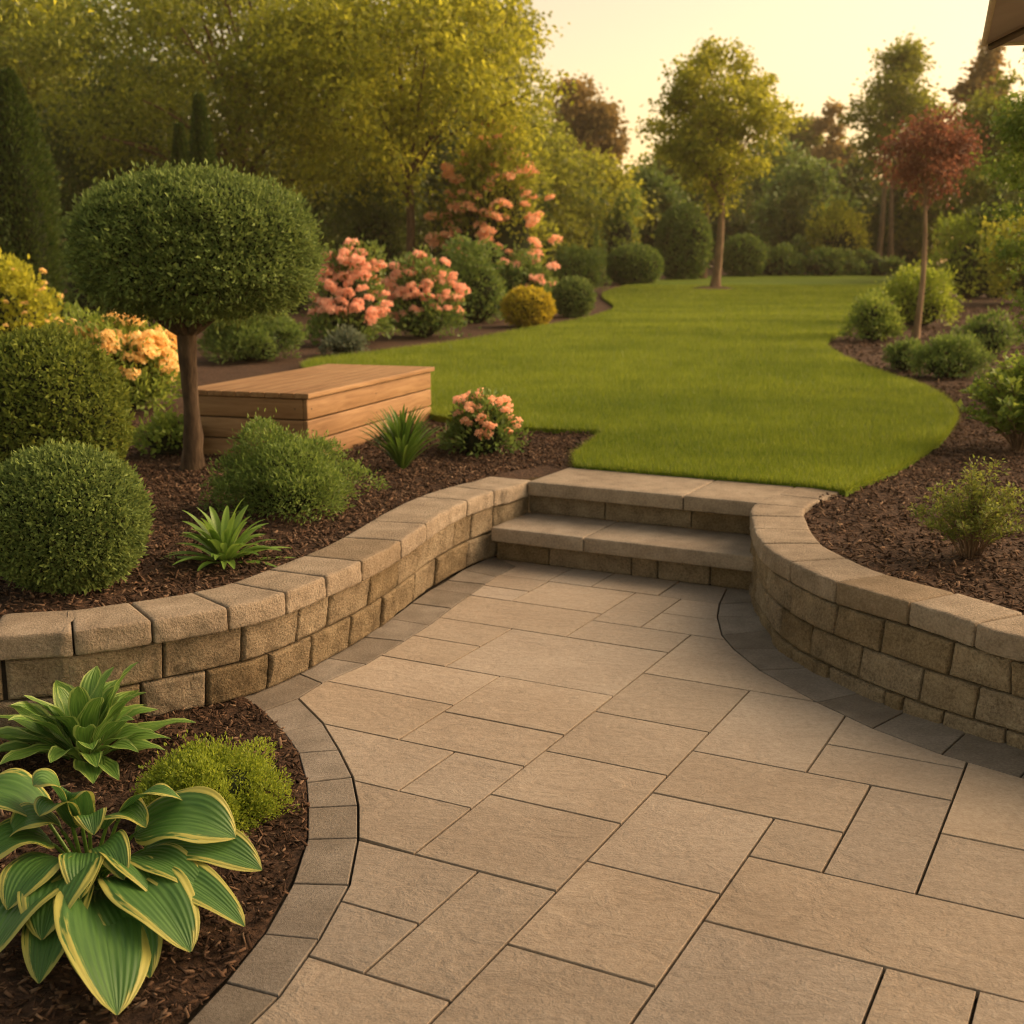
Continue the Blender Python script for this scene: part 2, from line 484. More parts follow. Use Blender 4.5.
M['hosta'] = hosta_mat('variegated_hosta_leaf', (0.042, 0.125, 0.025), (0.105, 0.235, 0.05), (0.42, 0.42, 0.10), 0.83, 34)
M['hosta_small'] = hosta_mat('pale_edged_hosta_leaf', (0.075, 0.175, 0.03), (0.18, 0.33, 0.06), (0.30, 0.42, 0.11), 0.84, 20)

def fabric_mat():
    m, nt, b = mat('taupe_canvas', 0.9, 0.1)
    g = coords(nt); n = noise_tex(nt, 300, 2, 0.5, g.outputs['Position']); n2 = noise_tex(nt, 3, 3, 0.5, g.outputs['Position'])
    r = ramp(nt, n2.outputs[0], [(0.3, (0.40, 0.33, 0.26)), (0.7, (0.50, 0.42, 0.33))])
    nt.links.new(r.outputs[0], b.inputs['Base Color']); bump(nt, b, n.outputs[0], 0.3, 0.002)
    tr = N(nt, 'ShaderNodeBsdfTranslucent'); nt.links.new(r.outputs[0], tr.inputs['Color'])
    mx = N(nt, 'ShaderNodeMixShader'); mx.inputs[0].default_value = 0.3
    nt.links.new(b.outputs[0], mx.inputs[1]); nt.links.new(tr.outputs[0], mx.inputs[2])
    nt.links.new(mx.outputs[0], nt.nodes['Material Output'].inputs['Surface'])
    return m
M['fabric'] = fabric_mat()
M['hem'] = simple_noise('lit_hem', [(0.3, (0.55, 0.45, 0.30)), (0.7, (0.65, 0.55, 0.38))], 40)  # light along the canopy edge put into the hem's pale colour
M['pole'] = simple_noise('brown_pole', [(0.3, (0.10, 0.07, 0.045)), (0.7, (0.15, 0.11, 0.07))], 20, 0.5)

# ------------------------------------------------------------------ outlines
def smooth_poly(pts, n=6):
    pts = np.asarray(pts, float); out = []
    ext = np.vstack([2 * pts[0] - pts[1], pts, 2 * pts[-1] - pts[-2]])
    for i in range(1, len(ext) - 2):
        for k in range(n):
            out.append(cr(ext, i, k / n))
    out.append(pts[-1])
    return np.array(out)

def cr(e, i, t):
    p0, p1, p2, p3 = e[i - 1], e[i], e[i + 1], e[i + 2]
    return 0.5 * ((2 * p1) + (-p0 + p2) * t + (2 * p0 - 5 * p1 + 4 * p2 - p3) * t * t + (-p0 + 3 * p1 - 3 * p2 + p3) * t ** 3)

class Wall:
    """ruled surface between a base curve (z=0) and a top curve (z=TOP)"""
    def __init__(s, base, top, side):
        ext = lambda a: np.vstack([2 * a[0] - a[1], a, 2 * a[-1] - a[-2]])
        s.b, s.t, s.n, s.side = ext(np.asarray(base, float)), ext(np.asarray(top, float)), len(base) - 1, side
    def at(s, t, z):
        t = min(max(t, 0), s.n - 1e-6); i = int(t); f = t - i
        return cr(s.b, i + 1, f) * (1 - z / TOP) + cr(s.t, i + 1, f) * (z / TOP)
    def nrm(s, t, z):
        d = s.at(min(t + .02, s.n), z) - s.at(max(t - .02, 0), z)
        d /= np.linalg.norm(d) + 1e-9
        return np.array([d[1], -d[0]]) * s.side
    def pt(s, t, z, off=0.0):
        q = s.at(t, z) + s.nrm(t, z) * off
        return np.array([q[0], q[1], z])
    def t_at_px(s, px, z, lo=None, hi=None):
        best = None
        for t in np.linspace(0 if lo is None else lo, s.n if hi is None else hi, 1500):
            q = s.at(t, z); f = q[1] * cP - (z - CAM_H) * sP
            if f < 0.3: continue
            x = 512 + F_PX * q[0] / f
            if best is None or abs(x - px) < best[0]: best = (abs(x - px), t)
        return best[1]

xy = lambda pts, z: [P(a, b, z)[:2] for a, b in pts]
# left wall : from far left out of the frame to the back of the top step
L_base = [(-6.2, 3.3), (-4.6, 3.42), (-3.0, 3.62)] + xy([(0, 748), (100, 726), (180, 709), (240, 696), (274, 681), (315, 668), (366, 642), (386, 627), (419, 600), (439, 586), (467, 569), (497, 557)], 0)
L_top = [(-6.2, 3.36), (-4.6, 3.5), (-3.0, 3.70)] + xy([(0, 635), (73, 631), (152, 620), (228, 607), (280, 594), (322, 578), (362, 561), (390, 547), (421, 527), (440, 514), (467, 500), (496, 490)], TOP)
for u in (6.02, 6.28, 6.55, 6.83):
    L_base.append(UV(u, -3.16)); L_top.append(UV(u, -3.155))
# shift the block face back so that the caps overhang it
def nearest_on(poly, q):
    best = None
    for a, b in zip(poly[:-1], poly[1:]):
        a, b = np.asarray(a, float), np.asarray(b, float)
        f = np.clip(np.dot(q - a, b - a) / (np.dot(b - a, b - a) + 1e-9), 0, 1); c = a + (b - a) * f
        d = np.linalg.norm(q - c)
        if best is None or d < best[0]: best = (d, c)
    return best[1]
_T = np.array([np.asarray(q, float) for q in L_top]); _tg = np.gradient(_T, axis=0); _tg /= np.linalg.norm(_tg, axis=1)[:, None]
_nn = np.column_stack([_tg[:, 1], -_tg[:, 0]])
_off = np.array([np.dot(nearest_on(L_base, q) - q, n_) for q, n_ in zip(_T, _nn)])
_off = np.convolve(np.pad(np.clip(_off, -.06, .06), 1, 'edge'), [.25, .5, .25], 'valid')
L_base = list(_T + _nn * _off[:, None])
WL = Wall(L_base, L_top, 1)
R_top = [UV(6.83, -1.72)] + xy([(756, 503), (753, 522), (763, 543), (791, 561), (836, 581), (909, 602), (975, 623), (1024, 637)], TOP) + [(2.35, 3.35), (3.3, 2.75), (4.6, 2.3), (6.2, 2.1)]
R_base = [UV(6.83, -1.72), R_top[1] + np.array([.0, 0]), P(752, 607, 0)[:2] + np.array([0.0, .12])] + xy([(762, 630), (784, 657), (823, 679), (892, 710), (955, 731), (1024, 752)], 0) + [(2.35, 3.27), (3.3, 2.62), (4.6, 2.15), (6.2, 1.95)]
R_base[3] = P(763, 632, 0)[:2]
WR = Wall(R_base, R_top, 1)
# side: normal points to the patio
def check_side(w, inside_pt):
    t = w.n * 0.5; q = w.at(t, 0); nn = w.nrm(t, 0)
    if np.dot(np.asarray(inside_pt) - q, nn) < 0: w.side = -w.side
check_side(WL, (0.3, 4.5)); check_side(WR, (0.3, 4.5))

OVER = 0.016                        # cap overhang
Z1, Z2 = 0.152, 0.304               # course boundaries (left)
CAP_H = TOP - Z2

# ------------------------------------------------------------------ setting : patio slabs, edging, beds
RECTS = [(2.71, 3.16, -1.73, -1.28), (3.16, 3.555, -1.73, -1.28), (3.555, 3.98, -1.73, -1.28), (3.98, 4.47, -1.73, -1.28), (4.47, 5.06, -1.73, 0),
 (4.165, 4.77, -2.49, -1.73), (4.77, 5.06, -2.22, -1.73), (3.715, 4.165, -2.23, -1.73), (3.405, 3.715, -2.23, -1.73), (3.79, 4.165, -3.4, -2.23),
 (3.405, 3.79, -3.4, -2.23), (4.165, 4.47, -3.4, -2.49), (4.47, 4.77, -3.4, -2.49), (3.045, 3.405, -2.0, -1.73), (3.045, 3.405, -3.4, -2.0),
 (2.71, 3.045, -3.4, -1.73), (2.40, 2.71, -3.4, -1.52), (2.15, 2.40, -3.4, -1.52), (2.15, 2.71, -1.52, -1.28), (1.70, 2.15, -2.2, -1.28), (1.70, 2.15, -3.4, -2.2),
 (1.95, 2.42, -1.28, -0.885), (2.42, 2.9, -1.28, -0.885), (2.9, 3.41, -1.28, -0.885), (3.41, 3.79, -1.28, -0.675), (3.79, 4.47, -1.28, -0.885),
 (3.14, 3.41, -0.885, -0.675), (3.14, 3.79, -0.675, -0.425), (3.79, 4.065, -0.885, -0.425), (4.065, 4.47, -0.885, -0.425), (3.54, 4.3, -0.425, 0.3), (3.14, 3.54, -0.425, 0.3),
 (2.75, 3.14, -0.885, 0.2), (2.15, 2.75, -0.885, -0.43), (2.15, 2.75, -0.43, -0.22), (2.15, 2.75, -0.22, 0.2),
 (4.77, 5.18, -3.4, -2.22), (5.18, 5.38, -3.4, -2.71), (5.38, 5.61, -3.4, -2.71), (5.18, 5.61, -2.71, -2.22), (5.06, 5.61, -2.22, -1.975), (5.06, 5.33, -1.975, -1.2), (5.33, 5.61, -1.975, -1.2),
 (5.61, 5.93, -3.4, -2.72), (5.61, 5.93, -2.72, -2.47), (5.61, 5.93, -2.47, -2.1), (5.61, 5.93, -2.1, -1.2),
 (1.5, 1.95, -1.28, -0.885), (1.5, 1.70, -3.4, -2.2), (1.5, 1.70, -2.2, -1.28), (1.5, 2.15, -0.885, -0.4), (1.5, 2.15, -0.4, 0.2), (3.14, 3.54, 0.3, 0.9), (3.54, 4.3, 0.3, 0.9)]
for i, (a, b) in enumerate([(2.75, 3.14), (2.15, 2.75), (1.5, 2.15)]):
    v = 0.2
    for w_ in (0.55, 0.7, 0.45, 0.6, 0.5, 0.7, 0.5):
        RECTS.append((a, b, v, v + w_)); v += w_
for k, (a, b) in enumerate([(1.1, 1.5), (0.6, 1.1), (0.2, 0.6), (-0.3, 0.2), (-0.8, -0.3)]):
    v = -3.6 + 0.2 * (k % 2)
    while v < 4.2:
        w_ = (0.5, 0.72, 0.4, 0.61)[(k + int((v + 4) * 3)) % 4]
        RECTS.append((a, b, v, v + w_)); v += w_

edge_out_L = [(516, 566), (496, 576.5), (485, 584), (471, 594), (451, 608), (429, 625), (404, 641), (366, 664), (322, 683), (298, 698), (322.5, 722.5), (339, 750), (352.5, 777), (358, 805), (358, 837.6), (349, 884.5), (319, 939), (279, 996), (232, 1042)]
edge_in_L = [(497, 557), (470, 571), (456, 581), (440, 590), (420, 604), (399, 620), (370, 637.5), (334, 659), (300, 674), (240, 696), (262.5, 711), (283, 732), (298, 753), (306, 782.5), (307.5, 807.6), (307, 839), (292.5, 883), (264, 933.6), (225, 982), (180, 1030)]
edge_out_R = [(727, 588), (719.6, 603.8), (717.5, 616.5), (722, 635), (734, 649), (760, 670), (817, 702), (872.5, 728), (941.5, 754), (1020, 777)]
edge_in_R = [(757, 590), (752, 602), (752, 615.5), (757, 631), (772, 649), (795.6, 668), (849, 695), (900, 714), (962.5, 735), (1040, 757)]
oL = [P(*p)[:2] for p in edge_out_L] + [np.array([-0.62, 1.75]), np.array([-0.85, 1.45]), np.array([-1.2, 1.2]), np.array([-1.8, 1.05]), np.array([-3.2, 1.0]), np.array([-5.2, 1.0])]
iL = [P(*p)[:2] for p in edge_in_L] + [np.array([-0.80, 1.90]), np.array([-1.0, 1.63]), np.array([-1.32, 1.41]), np.array([-1.85, 1.26]), np.array([-3.2, 1.2]), np.array([-5.2, 1.2])]
oR = [P(*p)[:2] for p in edge_out_R] + [np.array([2.2, 3.2]), np.array([3.15, 2.5]), np.array([4.5, 2.0]), np.array([5.6, 1.85])]
iR = [P(*p)[:2] for p in edge_in_R] + [np.array([2.32, 3.35]), np.array([3.27, 2.68]), np.array([4.6, 2.2]), np.array([5.7, 2.0])]
patio_poly = [UV(5.93, -3.2)] + list(oL) + [np.array([-5.2, -1.5]), np.array([5.6, -1.5])] + oR[::-1] + [UV(5.93, -1.72)]

def clip_rect(poly, u0, u1, v0, v1):
    pts = [(p @ UD, p @ VD) for p in poly]
    for ax, lim, keep in ((0, u0, 1), (0, u1, -1), (1, v0, 1), (1, v1, -1)):
        out = []
        for i in range(len(pts)):
            a, b = pts[i - 1], pts[i]
            ia, ib = (a[ax] - lim) * keep >= 0, (b[ax] - lim) * keep >= 0
            if ia != ib:
                t = (lim - a[ax]) / (b[ax] - a[ax])
                out.append((a[0] + t * (b[0] - a[0]), a[1] + t * (b[1] - a[1])))
            if ib: out.append(b)
        pts = out
        if not pts: return []
    return [UV(*p) for p in pts]

def slab_mesh(polys, name, m, z=0.0, gap=0.0042, bev=0.0015, depth=0.04, jitter=0.0007):
    """each outline becomes an island with eased edges"""
    bm = bmesh.new()
    for k, poly in enumerate(polys):
        pts = []
        for p in poly:
            if not pts or np.linalg.norm(p - pts[-1]) > 0.012: pts.append(np.asarray(p))
        if len(pts) > 2 and np.linalg.norm(pts[0] - pts[-1]) < 0.012: pts.pop()
        if len(pts) < 3: continue
        ar = 0.5 * sum(pts[i - 1][0] * pts[i][1] - pts[i][0] * pts[i - 1][1] for i in range(len(pts)))
        if ar < 0: pts = pts[::-1]
        if abs(ar) < 0.002: continue
        dz = rng.normal(0, jitter)
        def inset(d):
            o = []
            n = len(pts)
            for i in range(n):
                a, b, c = pts[i - 1], pts[i], pts[(i + 1) % n]
                e1 = (b - a) / (np.linalg.norm(b - a) + 1e-9); e2 = (c - b) / (np.linalg.norm(c - b) + 1e-9)
                n1 = np.array([-e1[1], e1[0]]); n2 = np.array([-e2[1], e2[0]])
                bis = n1 + n2; L = np.linalg.norm(bis)
                bis = bis / L if L > 1e-6 else n1
                o.append(b + bis * min(d / max(np.dot(bis, n1), 0.4), 2 * d))
            return o
        r0 = [bm.verts.new((*p, z - depth)) for p in inset(gap)]
        r1 = [bm.verts.new((*p, z - bev + dz)) for p in inset(gap)]
        r2 = [bm.verts.new((*p, z - bev * .3 + dz)) for p in inset(gap + bev * .35)]
        r3 = [bm.verts.new((*p, z + dz)) for p in inset(gap + bev)]
        for A, B in ((r0, r1), (r1, r2), (r2, r3)):
            for i in range(len(A)):
                j = (i + 1) % len(A)
                bm.faces.new((A[i], A[j], B[j], B[i]))
        f = bm.faces.new(r3)
        if f.normal.z < 0: f.normal_flip()
    bmesh.ops.triangulate(bm, faces=[f for f in bm.faces if len(f.verts) > 4])
    me = bpy.data.meshes.new(name); bm.to_mesh(me); bm.free()
    me.materials.append(m)
    return me

def flat_sheet(name, poly, z, m, kind='structure'):
    tri = geometry.tessellate_polygon([[Vector((p[0], p[1], 0)) for p in poly]])
    V = np.array([(p[0], p[1], z) for p in poly]); Fq = np.array(tri)
    a, b, c = V[Fq[0][0]], V[Fq[0][1]], V[Fq[0][2]]
    if np.cross(b - a, c - a)[2] < 0: Fq = Fq[:, ::-1]
    return props(link(name, mesh_np(name, V, Fq, m)), kind=kind)

base_poly = [np.array([-6.4, -1.6]), np.array([6.4, -1.6]), np.array([6.4, 2.2])] + [WR.at(t, 0) + WR.nrm(t, 0) * -0.1 for t in np.linspace(WR.n - .2, 2, 40)] + [UV(6.1, -1.72), UV(6.1, -3.1)] + [WL.at(t, 0) + WL.nrm(t, 0) * -0.1 for t in np.linspace(14, 0, 50)]
flat_sheet('patio_bedding', base_poly, -0.024, M['joint'])

polys = [clip_rect(patio_poly, *r) for r in RECTS]
o = props(link('patio', slab_mesh([p for p in polys if len(p) > 2], 'patio', M['paver'])), kind='structure')

def edging(out, inn, seams=None):
    res = []
    for i in range(len(out) - 1):
        res.append([out[i], out[i + 1], inn[i + 1], inn[i]])
    return res
def resample_edge(out, inn, step):
    """splits long strips into stones about `step` long"""
    O, I = [out[0]], [inn[0]]
    for i in range(len(out) - 1):
        L = 0.5 * (np.linalg.norm(out[i + 1] - out[i]) + np.linalg.norm(inn[i + 1] - inn[i]))
        n = max(1, int(round(L / step)))
        for k in range(1, n + 1):
            O.append(out[i] + (out[i + 1] - out[i]) * k / n); I.append(inn[i] + (inn[i + 1] - inn[i]) * k / n)
    return O, I
oL2, iL2 = list(oL), list(iL)
if len(iL2) != len(oL2):   # the inner edge has one point more where the bed border leaves the wall
    pass
st_L = []
# stones along the wall, then the polygon at the corner, then round the bed
wall_o, wall_i = oL2[:9], iL2[:9]
wall_i = [i_ + (i_ - o_) / np.linalg.norm(i_ - o_) * .05 for o_, i_ in zip(wall_o, wall_i)]
st_L += edging(wall_o, wall_i)
_c9 = iL2[9] + (iL2[9] - oL2[9]) / np.linalg.norm(iL2[9] - oL2[9]) * .05
st_L.append([oL2[8], oL2[9], iL2[10], _c9, wall_i[8]])
bed_o, bed_i = oL2[9:], iL2[10:]
n_ = min(len(bed_o), len(bed_i))
O_, I_ = resample_edge(bed_o[:n_], bed_i[:n_], 0.34)
st_L += edging(O_, I_)
iR = [i_ + (i_ - o_) / np.linalg.norm(i_ - o_) * .06 for o_, i_ in zip(oR, iR)]
O_, I_ = resample_edge(oR, iR, 0.36)
st_R = edging(O_, I_)
props(link('patio_edging', slab_mesh(st_L + st_R, 'patio_edging', M['edging_stone'], 0.0, 0.0032, 0.003)), kind='structure')

# lower planting bed (soil between wall and edging)
bed_in = iL2[9:]
lower_bed = [WL.at(t, 0) - WL.nrm(t, 0) * 0.06 for t in np.linspace(1.0, 6, 40)] + list(bed_in)
lower_bed = [p for p in lower_bed]

def grid_sheet(name, poly, zf, m, step, kind='structure', margin=0.0, far_steps=None):
    """polygon filled with a triangulated grid; height from zf(x, y)"""
    poly = np.asarray(poly)
    lo, hi = poly.min(0), poly.max(0)
    pts = []
    y = lo[1]
    while y < hi[1]:
        s = step * max(1.0, (y - 6) / 5.0) if far_steps else step
        xs = np.arange(lo[0] - rng.random() * s, hi[0] + s, s)
        pts += [(x, y) for x in xs]
        y += s
    pts = np.array(pts); pts = pts[in_poly(pts, poly)]
    d = np.min(np.linalg.norm(pts[:, None, :] - poly[None, :, :], axis=2), axis=1) if len(pts) < 60000 else np.ones(len(pts))
    pts = pts[d > step * 0.3]
    allp = [Vector((float(a), float(b))) for a, b in poly] + [Vector((float(a), float(b))) for a, b in pts]
    edges = [(i, (i + 1) % len(poly)) for i in range(len(poly))]
    v, e, f, *_ = geometry.delaunay_2d_cdt(allp, edges, [], 1, 1e-6)
    V = np.array([(p.x, p.y, 0.0) for p in v])
    V[:, 2] = zf(V[:, 0], V[:, 1])
    Fq = np.array([t for t in f if len(t) == 3])
    a, b, c = V[Fq[:, 0]], V[Fq[:, 1]], V[Fq[:, 2]]
    neg = ((b - a)[:, 0] * (c - a)[:, 1] - (b - a)[:, 1] * (c - a)[:, 0]) < 0
    Fq[neg] = Fq[neg][:, ::-1]
    return props(link(name, mesh_np(name, V, Fq, m, True)), kind=kind)

def lumps(x, y, amp=0.012, s=5.0):
    return np.array([amp * noise.noise(Vector((float(a) * s, float(b) * s, 3.3))) + amp * .6 * noise.noise(Vector((float(a) * s * 3, float(b) * s * 3, 7.3))) for a, b in zip(np.ravel(x), np.ravel(y))])

grid_sheet('lower_bed_soil', lower_bed, lambda x, y: 0.005 + lumps(x, y, 0.02, 4), M['soil'], 0.045)

# upper ground : everything behind the walls and the steps
front = [WL.at(t, TOP) - WL.nrm(t, TOP) * 0.10 for t in np.linspace(0, WL.n - 1.2, 60)]
front_R = [WR.at(t, TOP) - WR.nrm(t, TOP) * 0.10 for t in np.linspace(1.0, WR.n, 50)]
upper = front + [UV(6.70, -3.1), UV(6.70, -1.75)] + front_R + [np.array([14, 2.4]), np.array([40, 8]), np.array([140, 60]), np.array([420, 400]), np.array([0, 700]), np.array([-420, 400]), np.array([-140, 60]), np.array([-40, 8]), np.array([-14, 2.6])]
upper = np.array(upper)
near_U = [p for p in front] + [UV(6.70, -3.1), UV(6.70, -1.75)] + front_R + [np.array([9.0, 2.4]), np.array([9, 16]), np.array([-9, 16]), np.array([-9, 3.0])]
def soil_z(x, y):
    return gz(y) - 0.022 + lumps(x, y, 0.020, 3.0)
grid_sheet('planting_bed_soil', near_U, soil_z, M['soil'], 0.11)
far_U = [np.array(p) for p in [(-9, 3.0), (-9, 16), (9, 16), (9, 2.4), (14, 2.4), (60, 8), (420, 60), (420, 700), (-420, 700), (-420, 60), (-60, 8), (-14, 2.6)]]
tt = []
for a, b in zip(far_U, far_U[1:] + far_U[:1]):
    for k in range(8): tt.append(a + (b - a) * k / 8)
# regular rows so the far ground follows the same slope
gp = [np.array([x, y]) for y in (8, 10, 14, 18, 24, 32, 42, 54, 60, 75, 120, 250, 450) for x in (-200, -100, -60, -40, -25, -15, -4, 4, 15, 25, 40, 60, 100, 200)]
gp = np.array(gp); gp = gp[in_poly(gp, np.array(tt))]
allp = [Vector((float(a), float(b))) for a, b in tt] + [Vector((float(a), float(b))) for a, b in gp]
v, e, f, *_ = geometry.delaunay_2d_cdt(allp, [(i, (i + 1) % len(tt)) for i in range(len(tt))], [], 1, 1e-6)
Vg = np.array([(p.x, p.y, float(gz(p.y)) - 0.035) for p in v]); Fg = np.array([t for t in f if len(t) == 3])
cr_ = (Vg[Fg[:, 1]] - Vg[Fg[:, 0]])[:, 0] * (Vg[Fg[:, 2]] - Vg[Fg[:, 0]])[:, 1] - (Vg[Fg[:, 1]] - Vg[Fg[:, 0]])[:, 1] * (Vg[Fg[:, 2]] - Vg[Fg[:, 0]])[:, 0]
Fg[cr_ < 0] = Fg[cr_ < 0][:, ::-1]
props(link('ground', mesh_np('ground', Vg, Fg, M['soil'])), kind='structure')
# ground on the camera's side, beyond the patio
props(link('yard', mesh_np('yard', np.array([(-420, -400, -0.06), (420, -400, -0.06), (420, 3.2, -0.06), (-420, 3.2, -0.06)], float), np.array([[0, 1, 2, 3]]), M['lawn'])), kind='structure')

# lawn
lw = [G(*p)[:2] for p in [(607, 433), (530, 430), (470, 424), (432, 416)]]
lw += [G(*p)[:2] for p in [(375, 402), (345, 386), (318, 374), (303, 367), (314, 362), (345, 358), (409, 350), (467, 342), (521, 331.5), (569, 323), (603, 314.5), (614, 307), (603, 294), (638, 284), (680, 277), (731, 275.5), (820, 274.5), (880, 274), (905, 283), (885, 300), (862, 318), (845, 331), (829, 341), (829, 350), (852, 363), (887, 376.5), (923, 388), (947, 402), (956, 416), (947, 434), (930, 451), (891, 473), (845, 493)]]
lw_s = smooth_poly(np.array(lw[4:]), 5)
lawn_poly = [lw[3]] + list(lw_s) + [UV(6.785, -1.62), UV(6.785, -3.10)] + [G(575, 457)[:2], lw[0], lw[1], lw[2]]
lawn_poly = np.array(lawn_poly)
def lawn_z(x, y): return gz(y) + 0.012 + lumps(x, y, 0.006, 1.3)
_e = np.array([p + (q - p) * k / 6 for p, q in zip(lawn_poly, np.roll(lawn_poly, -1, 0)) for k in range(6)])
_n = len(_e); _z = gz(_e[:, 1])
_V = np.vstack([np.column_stack([_e, _z + .014]), np.column_stack([_e, _z - .09])])
_i = np.arange(_n); _j = (_i + 1) % _n
props(link('lawn_edge', mesh_np('lawn_edge', _V, np.stack([_i, _j, _j + _n, _i + _n], 1), M['lawn'])), kind='structure')
lawn_o = grid_sheet('lawn', lawn_poly, lawn_z, M['lawn'], 0.22, far_steps=True)

def blades(n, dmin, dmax, hgt, wid, poly, zf, xr=0.62):
    d = np.exp(rng.uniform(np.log(dmin), np.log(dmax), n)) if dmax / dmin > 3 else rng.uniform(dmin, dmax, n)
    a = rng.uniform(-xr, xr, n)
    xyp = np.stack([d * a, d], 1)
    k = in_poly(xyp, poly); xyp = xyp[k]; m = len(xyp)
    base = np.column_stack([xyp, gz(xyp[:, 1]) + 0.008])
    sc = np.maximum(1.0, (xyp[:, 1] - 5) / 6.0)
    h = hgt * rng.uniform(0.6, 1.25, m) * np.clip(sc, 1, 1.5); w = wid * sc * rng.uniform(0.7, 1.3, m)
    th = rng.uniform(0, 2 * np.pi, m); lean = rng.uniform(0, 0.75, m); la = rng.uniform(0, 2 * np.pi, m)
    s = np.column_stack([np.cos(th), np.sin(th), np.zeros(m)]) * (w / 2)[:, None]
    tip = base + np.column_stack([np.cos(la) * lean * h, np.sin(la) * lean * h, h])
    V = np.stack([base - s, base + s, tip], 1).reshape(-1, 3)
    pat = np.array([.6 * noise.noise(Vector((float(p[0]) * .5, float(p[1]) * 1.1, 1.1))) + .4 * noise.noise(Vector((float(p[0]) * 3, float(p[1]) * 3, 5.1))) for p in xyp]) * .75 + .5
    tone = np.repeat(np.clip(pat + rng.normal(0, 0.24, m), 0, 1), 3)
    return V, np.arange(3 * m).reshape(-1, 3), tone
def edge_blades():
    e = np.array([p + (q - p) * k for p, q in zip(lawn_poly, np.roll(lawn_poly, -1, 0)) for k in rng.random(int(np.linalg.norm(q - p) * 900) if p[1] < 16 else 0)])
    m = len(e); c = lawn_poly[:40].mean(0); inn = rng.uniform(0, .03, m)
    d = np.array([1.4, 12.0]) - e; d /= np.linalg.norm(d, axis=1)[:, None]
    e = e + d * inn[:, None]
    base = np.column_stack([e, gz(e[:, 1]) + rng.uniform(-.015, .012, m)])
    th = rng.uniform(0, 2 * np.pi, m); w = .0022 * rng.uniform(.7, 1.4, m)
    sd = np.column_stack([np.cos(th), np.sin(th), np.zeros(m)]) * w[:, None]
    h = .045 * rng.uniform(.5, 1.2, m); la = rng.normal(0, .6, (m, 2))
    tip = base + np.column_stack([(-d * .5 + la) * h[:, None], h])
    return np.stack([base - sd, base + sd, tip], 1).reshape(-1, 3), np.arange(3 * m).reshape(-1, 3), np.repeat(np.clip(rng.normal(.45, .22, m), 0, 1), 3)
g1 = Geo()
g1.add(*edge_blades())
g1.add(*blades(1500000, 6.2, 36.0, 0.042, 0.0046, lawn_poly, None, 0.5))
# a denser fringe along the lawn's near edge
props(g1.obj('grass', M['grass']), kind='stuff')

# bark chips
def chips(n, poly, zf, lmin, lmax, excl=None):
    lo, hi = poly.min(0), poly.max(0)
    p = rng.uniform(lo, hi, (n, 2)); p = p[in_poly(p, poly)]
    if excl is not None:
        for e in excl: p = p[~in_poly(p, e)]
    m = len(p)
    L = rng.uniform(lmin, lmax, m); W = L * rng.uniform(0.18, 0.45, m); T = L * rng.uniform(0.08, 0.2, m)
    cube = np.array([(-.5, -.35, -.5), (.45, -.5, -.5), (.5, .4, -.5), (-.42, .5, -.5), (-.4, -.3, .5), (.5, -.4, .4), (.38, .35, .5), (-.5, .3, .45)])
    V = cube[None] * np.stack([L, W, T], 1)[:, None, :] * rng.uniform(0.75, 1.2, (m, 8, 1))
    yaw = rng.uniform(0, 2 * np.pi, m); pit = rng.normal(0, 0.45, m)
    c, s = np.cos(pit), np.sin(pit)
    X = V[..., 0] * c[:, None] + V[..., 2] * s[:, None]; Z = -V[..., 0] * s[:, None] + V[..., 2] * c[:, None]
    c, s = np.cos(yaw), np.sin(yaw)
    X2 = X * c[:, None] - V[..., 1] * s[:, None]; Y2 = X * s[:, None] + V[..., 1] * c[:, None]
    z0 = zf(p[:, 0], p[:, 1]) + rng.uniform(0.0, 0.012, m)
    out = np.stack([X2 + p[:, 0:1], Y2 + p[:, 1:2], Z + z0[:, None]], -1).reshape(-1, 3)
    fc = np.array([(0, 3, 2, 1), (4, 5, 6, 7), (0, 1, 5, 4), (1, 2, 6, 5), (2, 3, 7, 6), (3, 0, 4, 7)])
    Fq = (fc[None] + 8 * np.arange(m)[:, None, None]).reshape(-1, 4)
    return out, Fq
gc = Geo()
gc.add(*chips(42000, np.array(lower_bed), lambda x, y: 0.008 + lumps(x, y, 0.02, 4), 0.010, 0.034))
zf_u = lambda x, y: soil_z(x, y) + 0.003
near_left = np.array([WL.at(t, TOP) - WL.nrm(t, TOP) * 0.285 for t in np.linspace(2.0, WL.n - 1.2, 60)] + [UV(6.55, -3.42), UV(6.86, -3.40), UV(6.83, -3.15), np.array([0.9, 9.5]), np.array([-4.5, 9.5]), np.array([-4.5, 3.6])])
gc.add(*chips(60000, near_left, zf_u, 0.012, 0.042, [lawn_poly]))
near_right = np.array([WR.at(t, TOP) - WR.nrm(t, TOP) * 0.27 for t in np.linspace(1.0, WR.n - .4, 50)] + [np.array([6.5, 3]), np.array([6.5, 12]), np.array([2.0, 12]), np.array([1.6, 7.0])])
gc.add(*chips(60000, near_right, zf_u, 0.012, 0.042, [lawn_poly]))
far_right = np.array([(3.0, 11.5), (10, 11.5), (14, 26), (5.0, 26)])
gc.add(*chips(16000, far_right, zf_u, 0.03, 0.08, [lawn_poly]))
props(gc.obj('bark_mulch', M['chip']), kind='stuff')

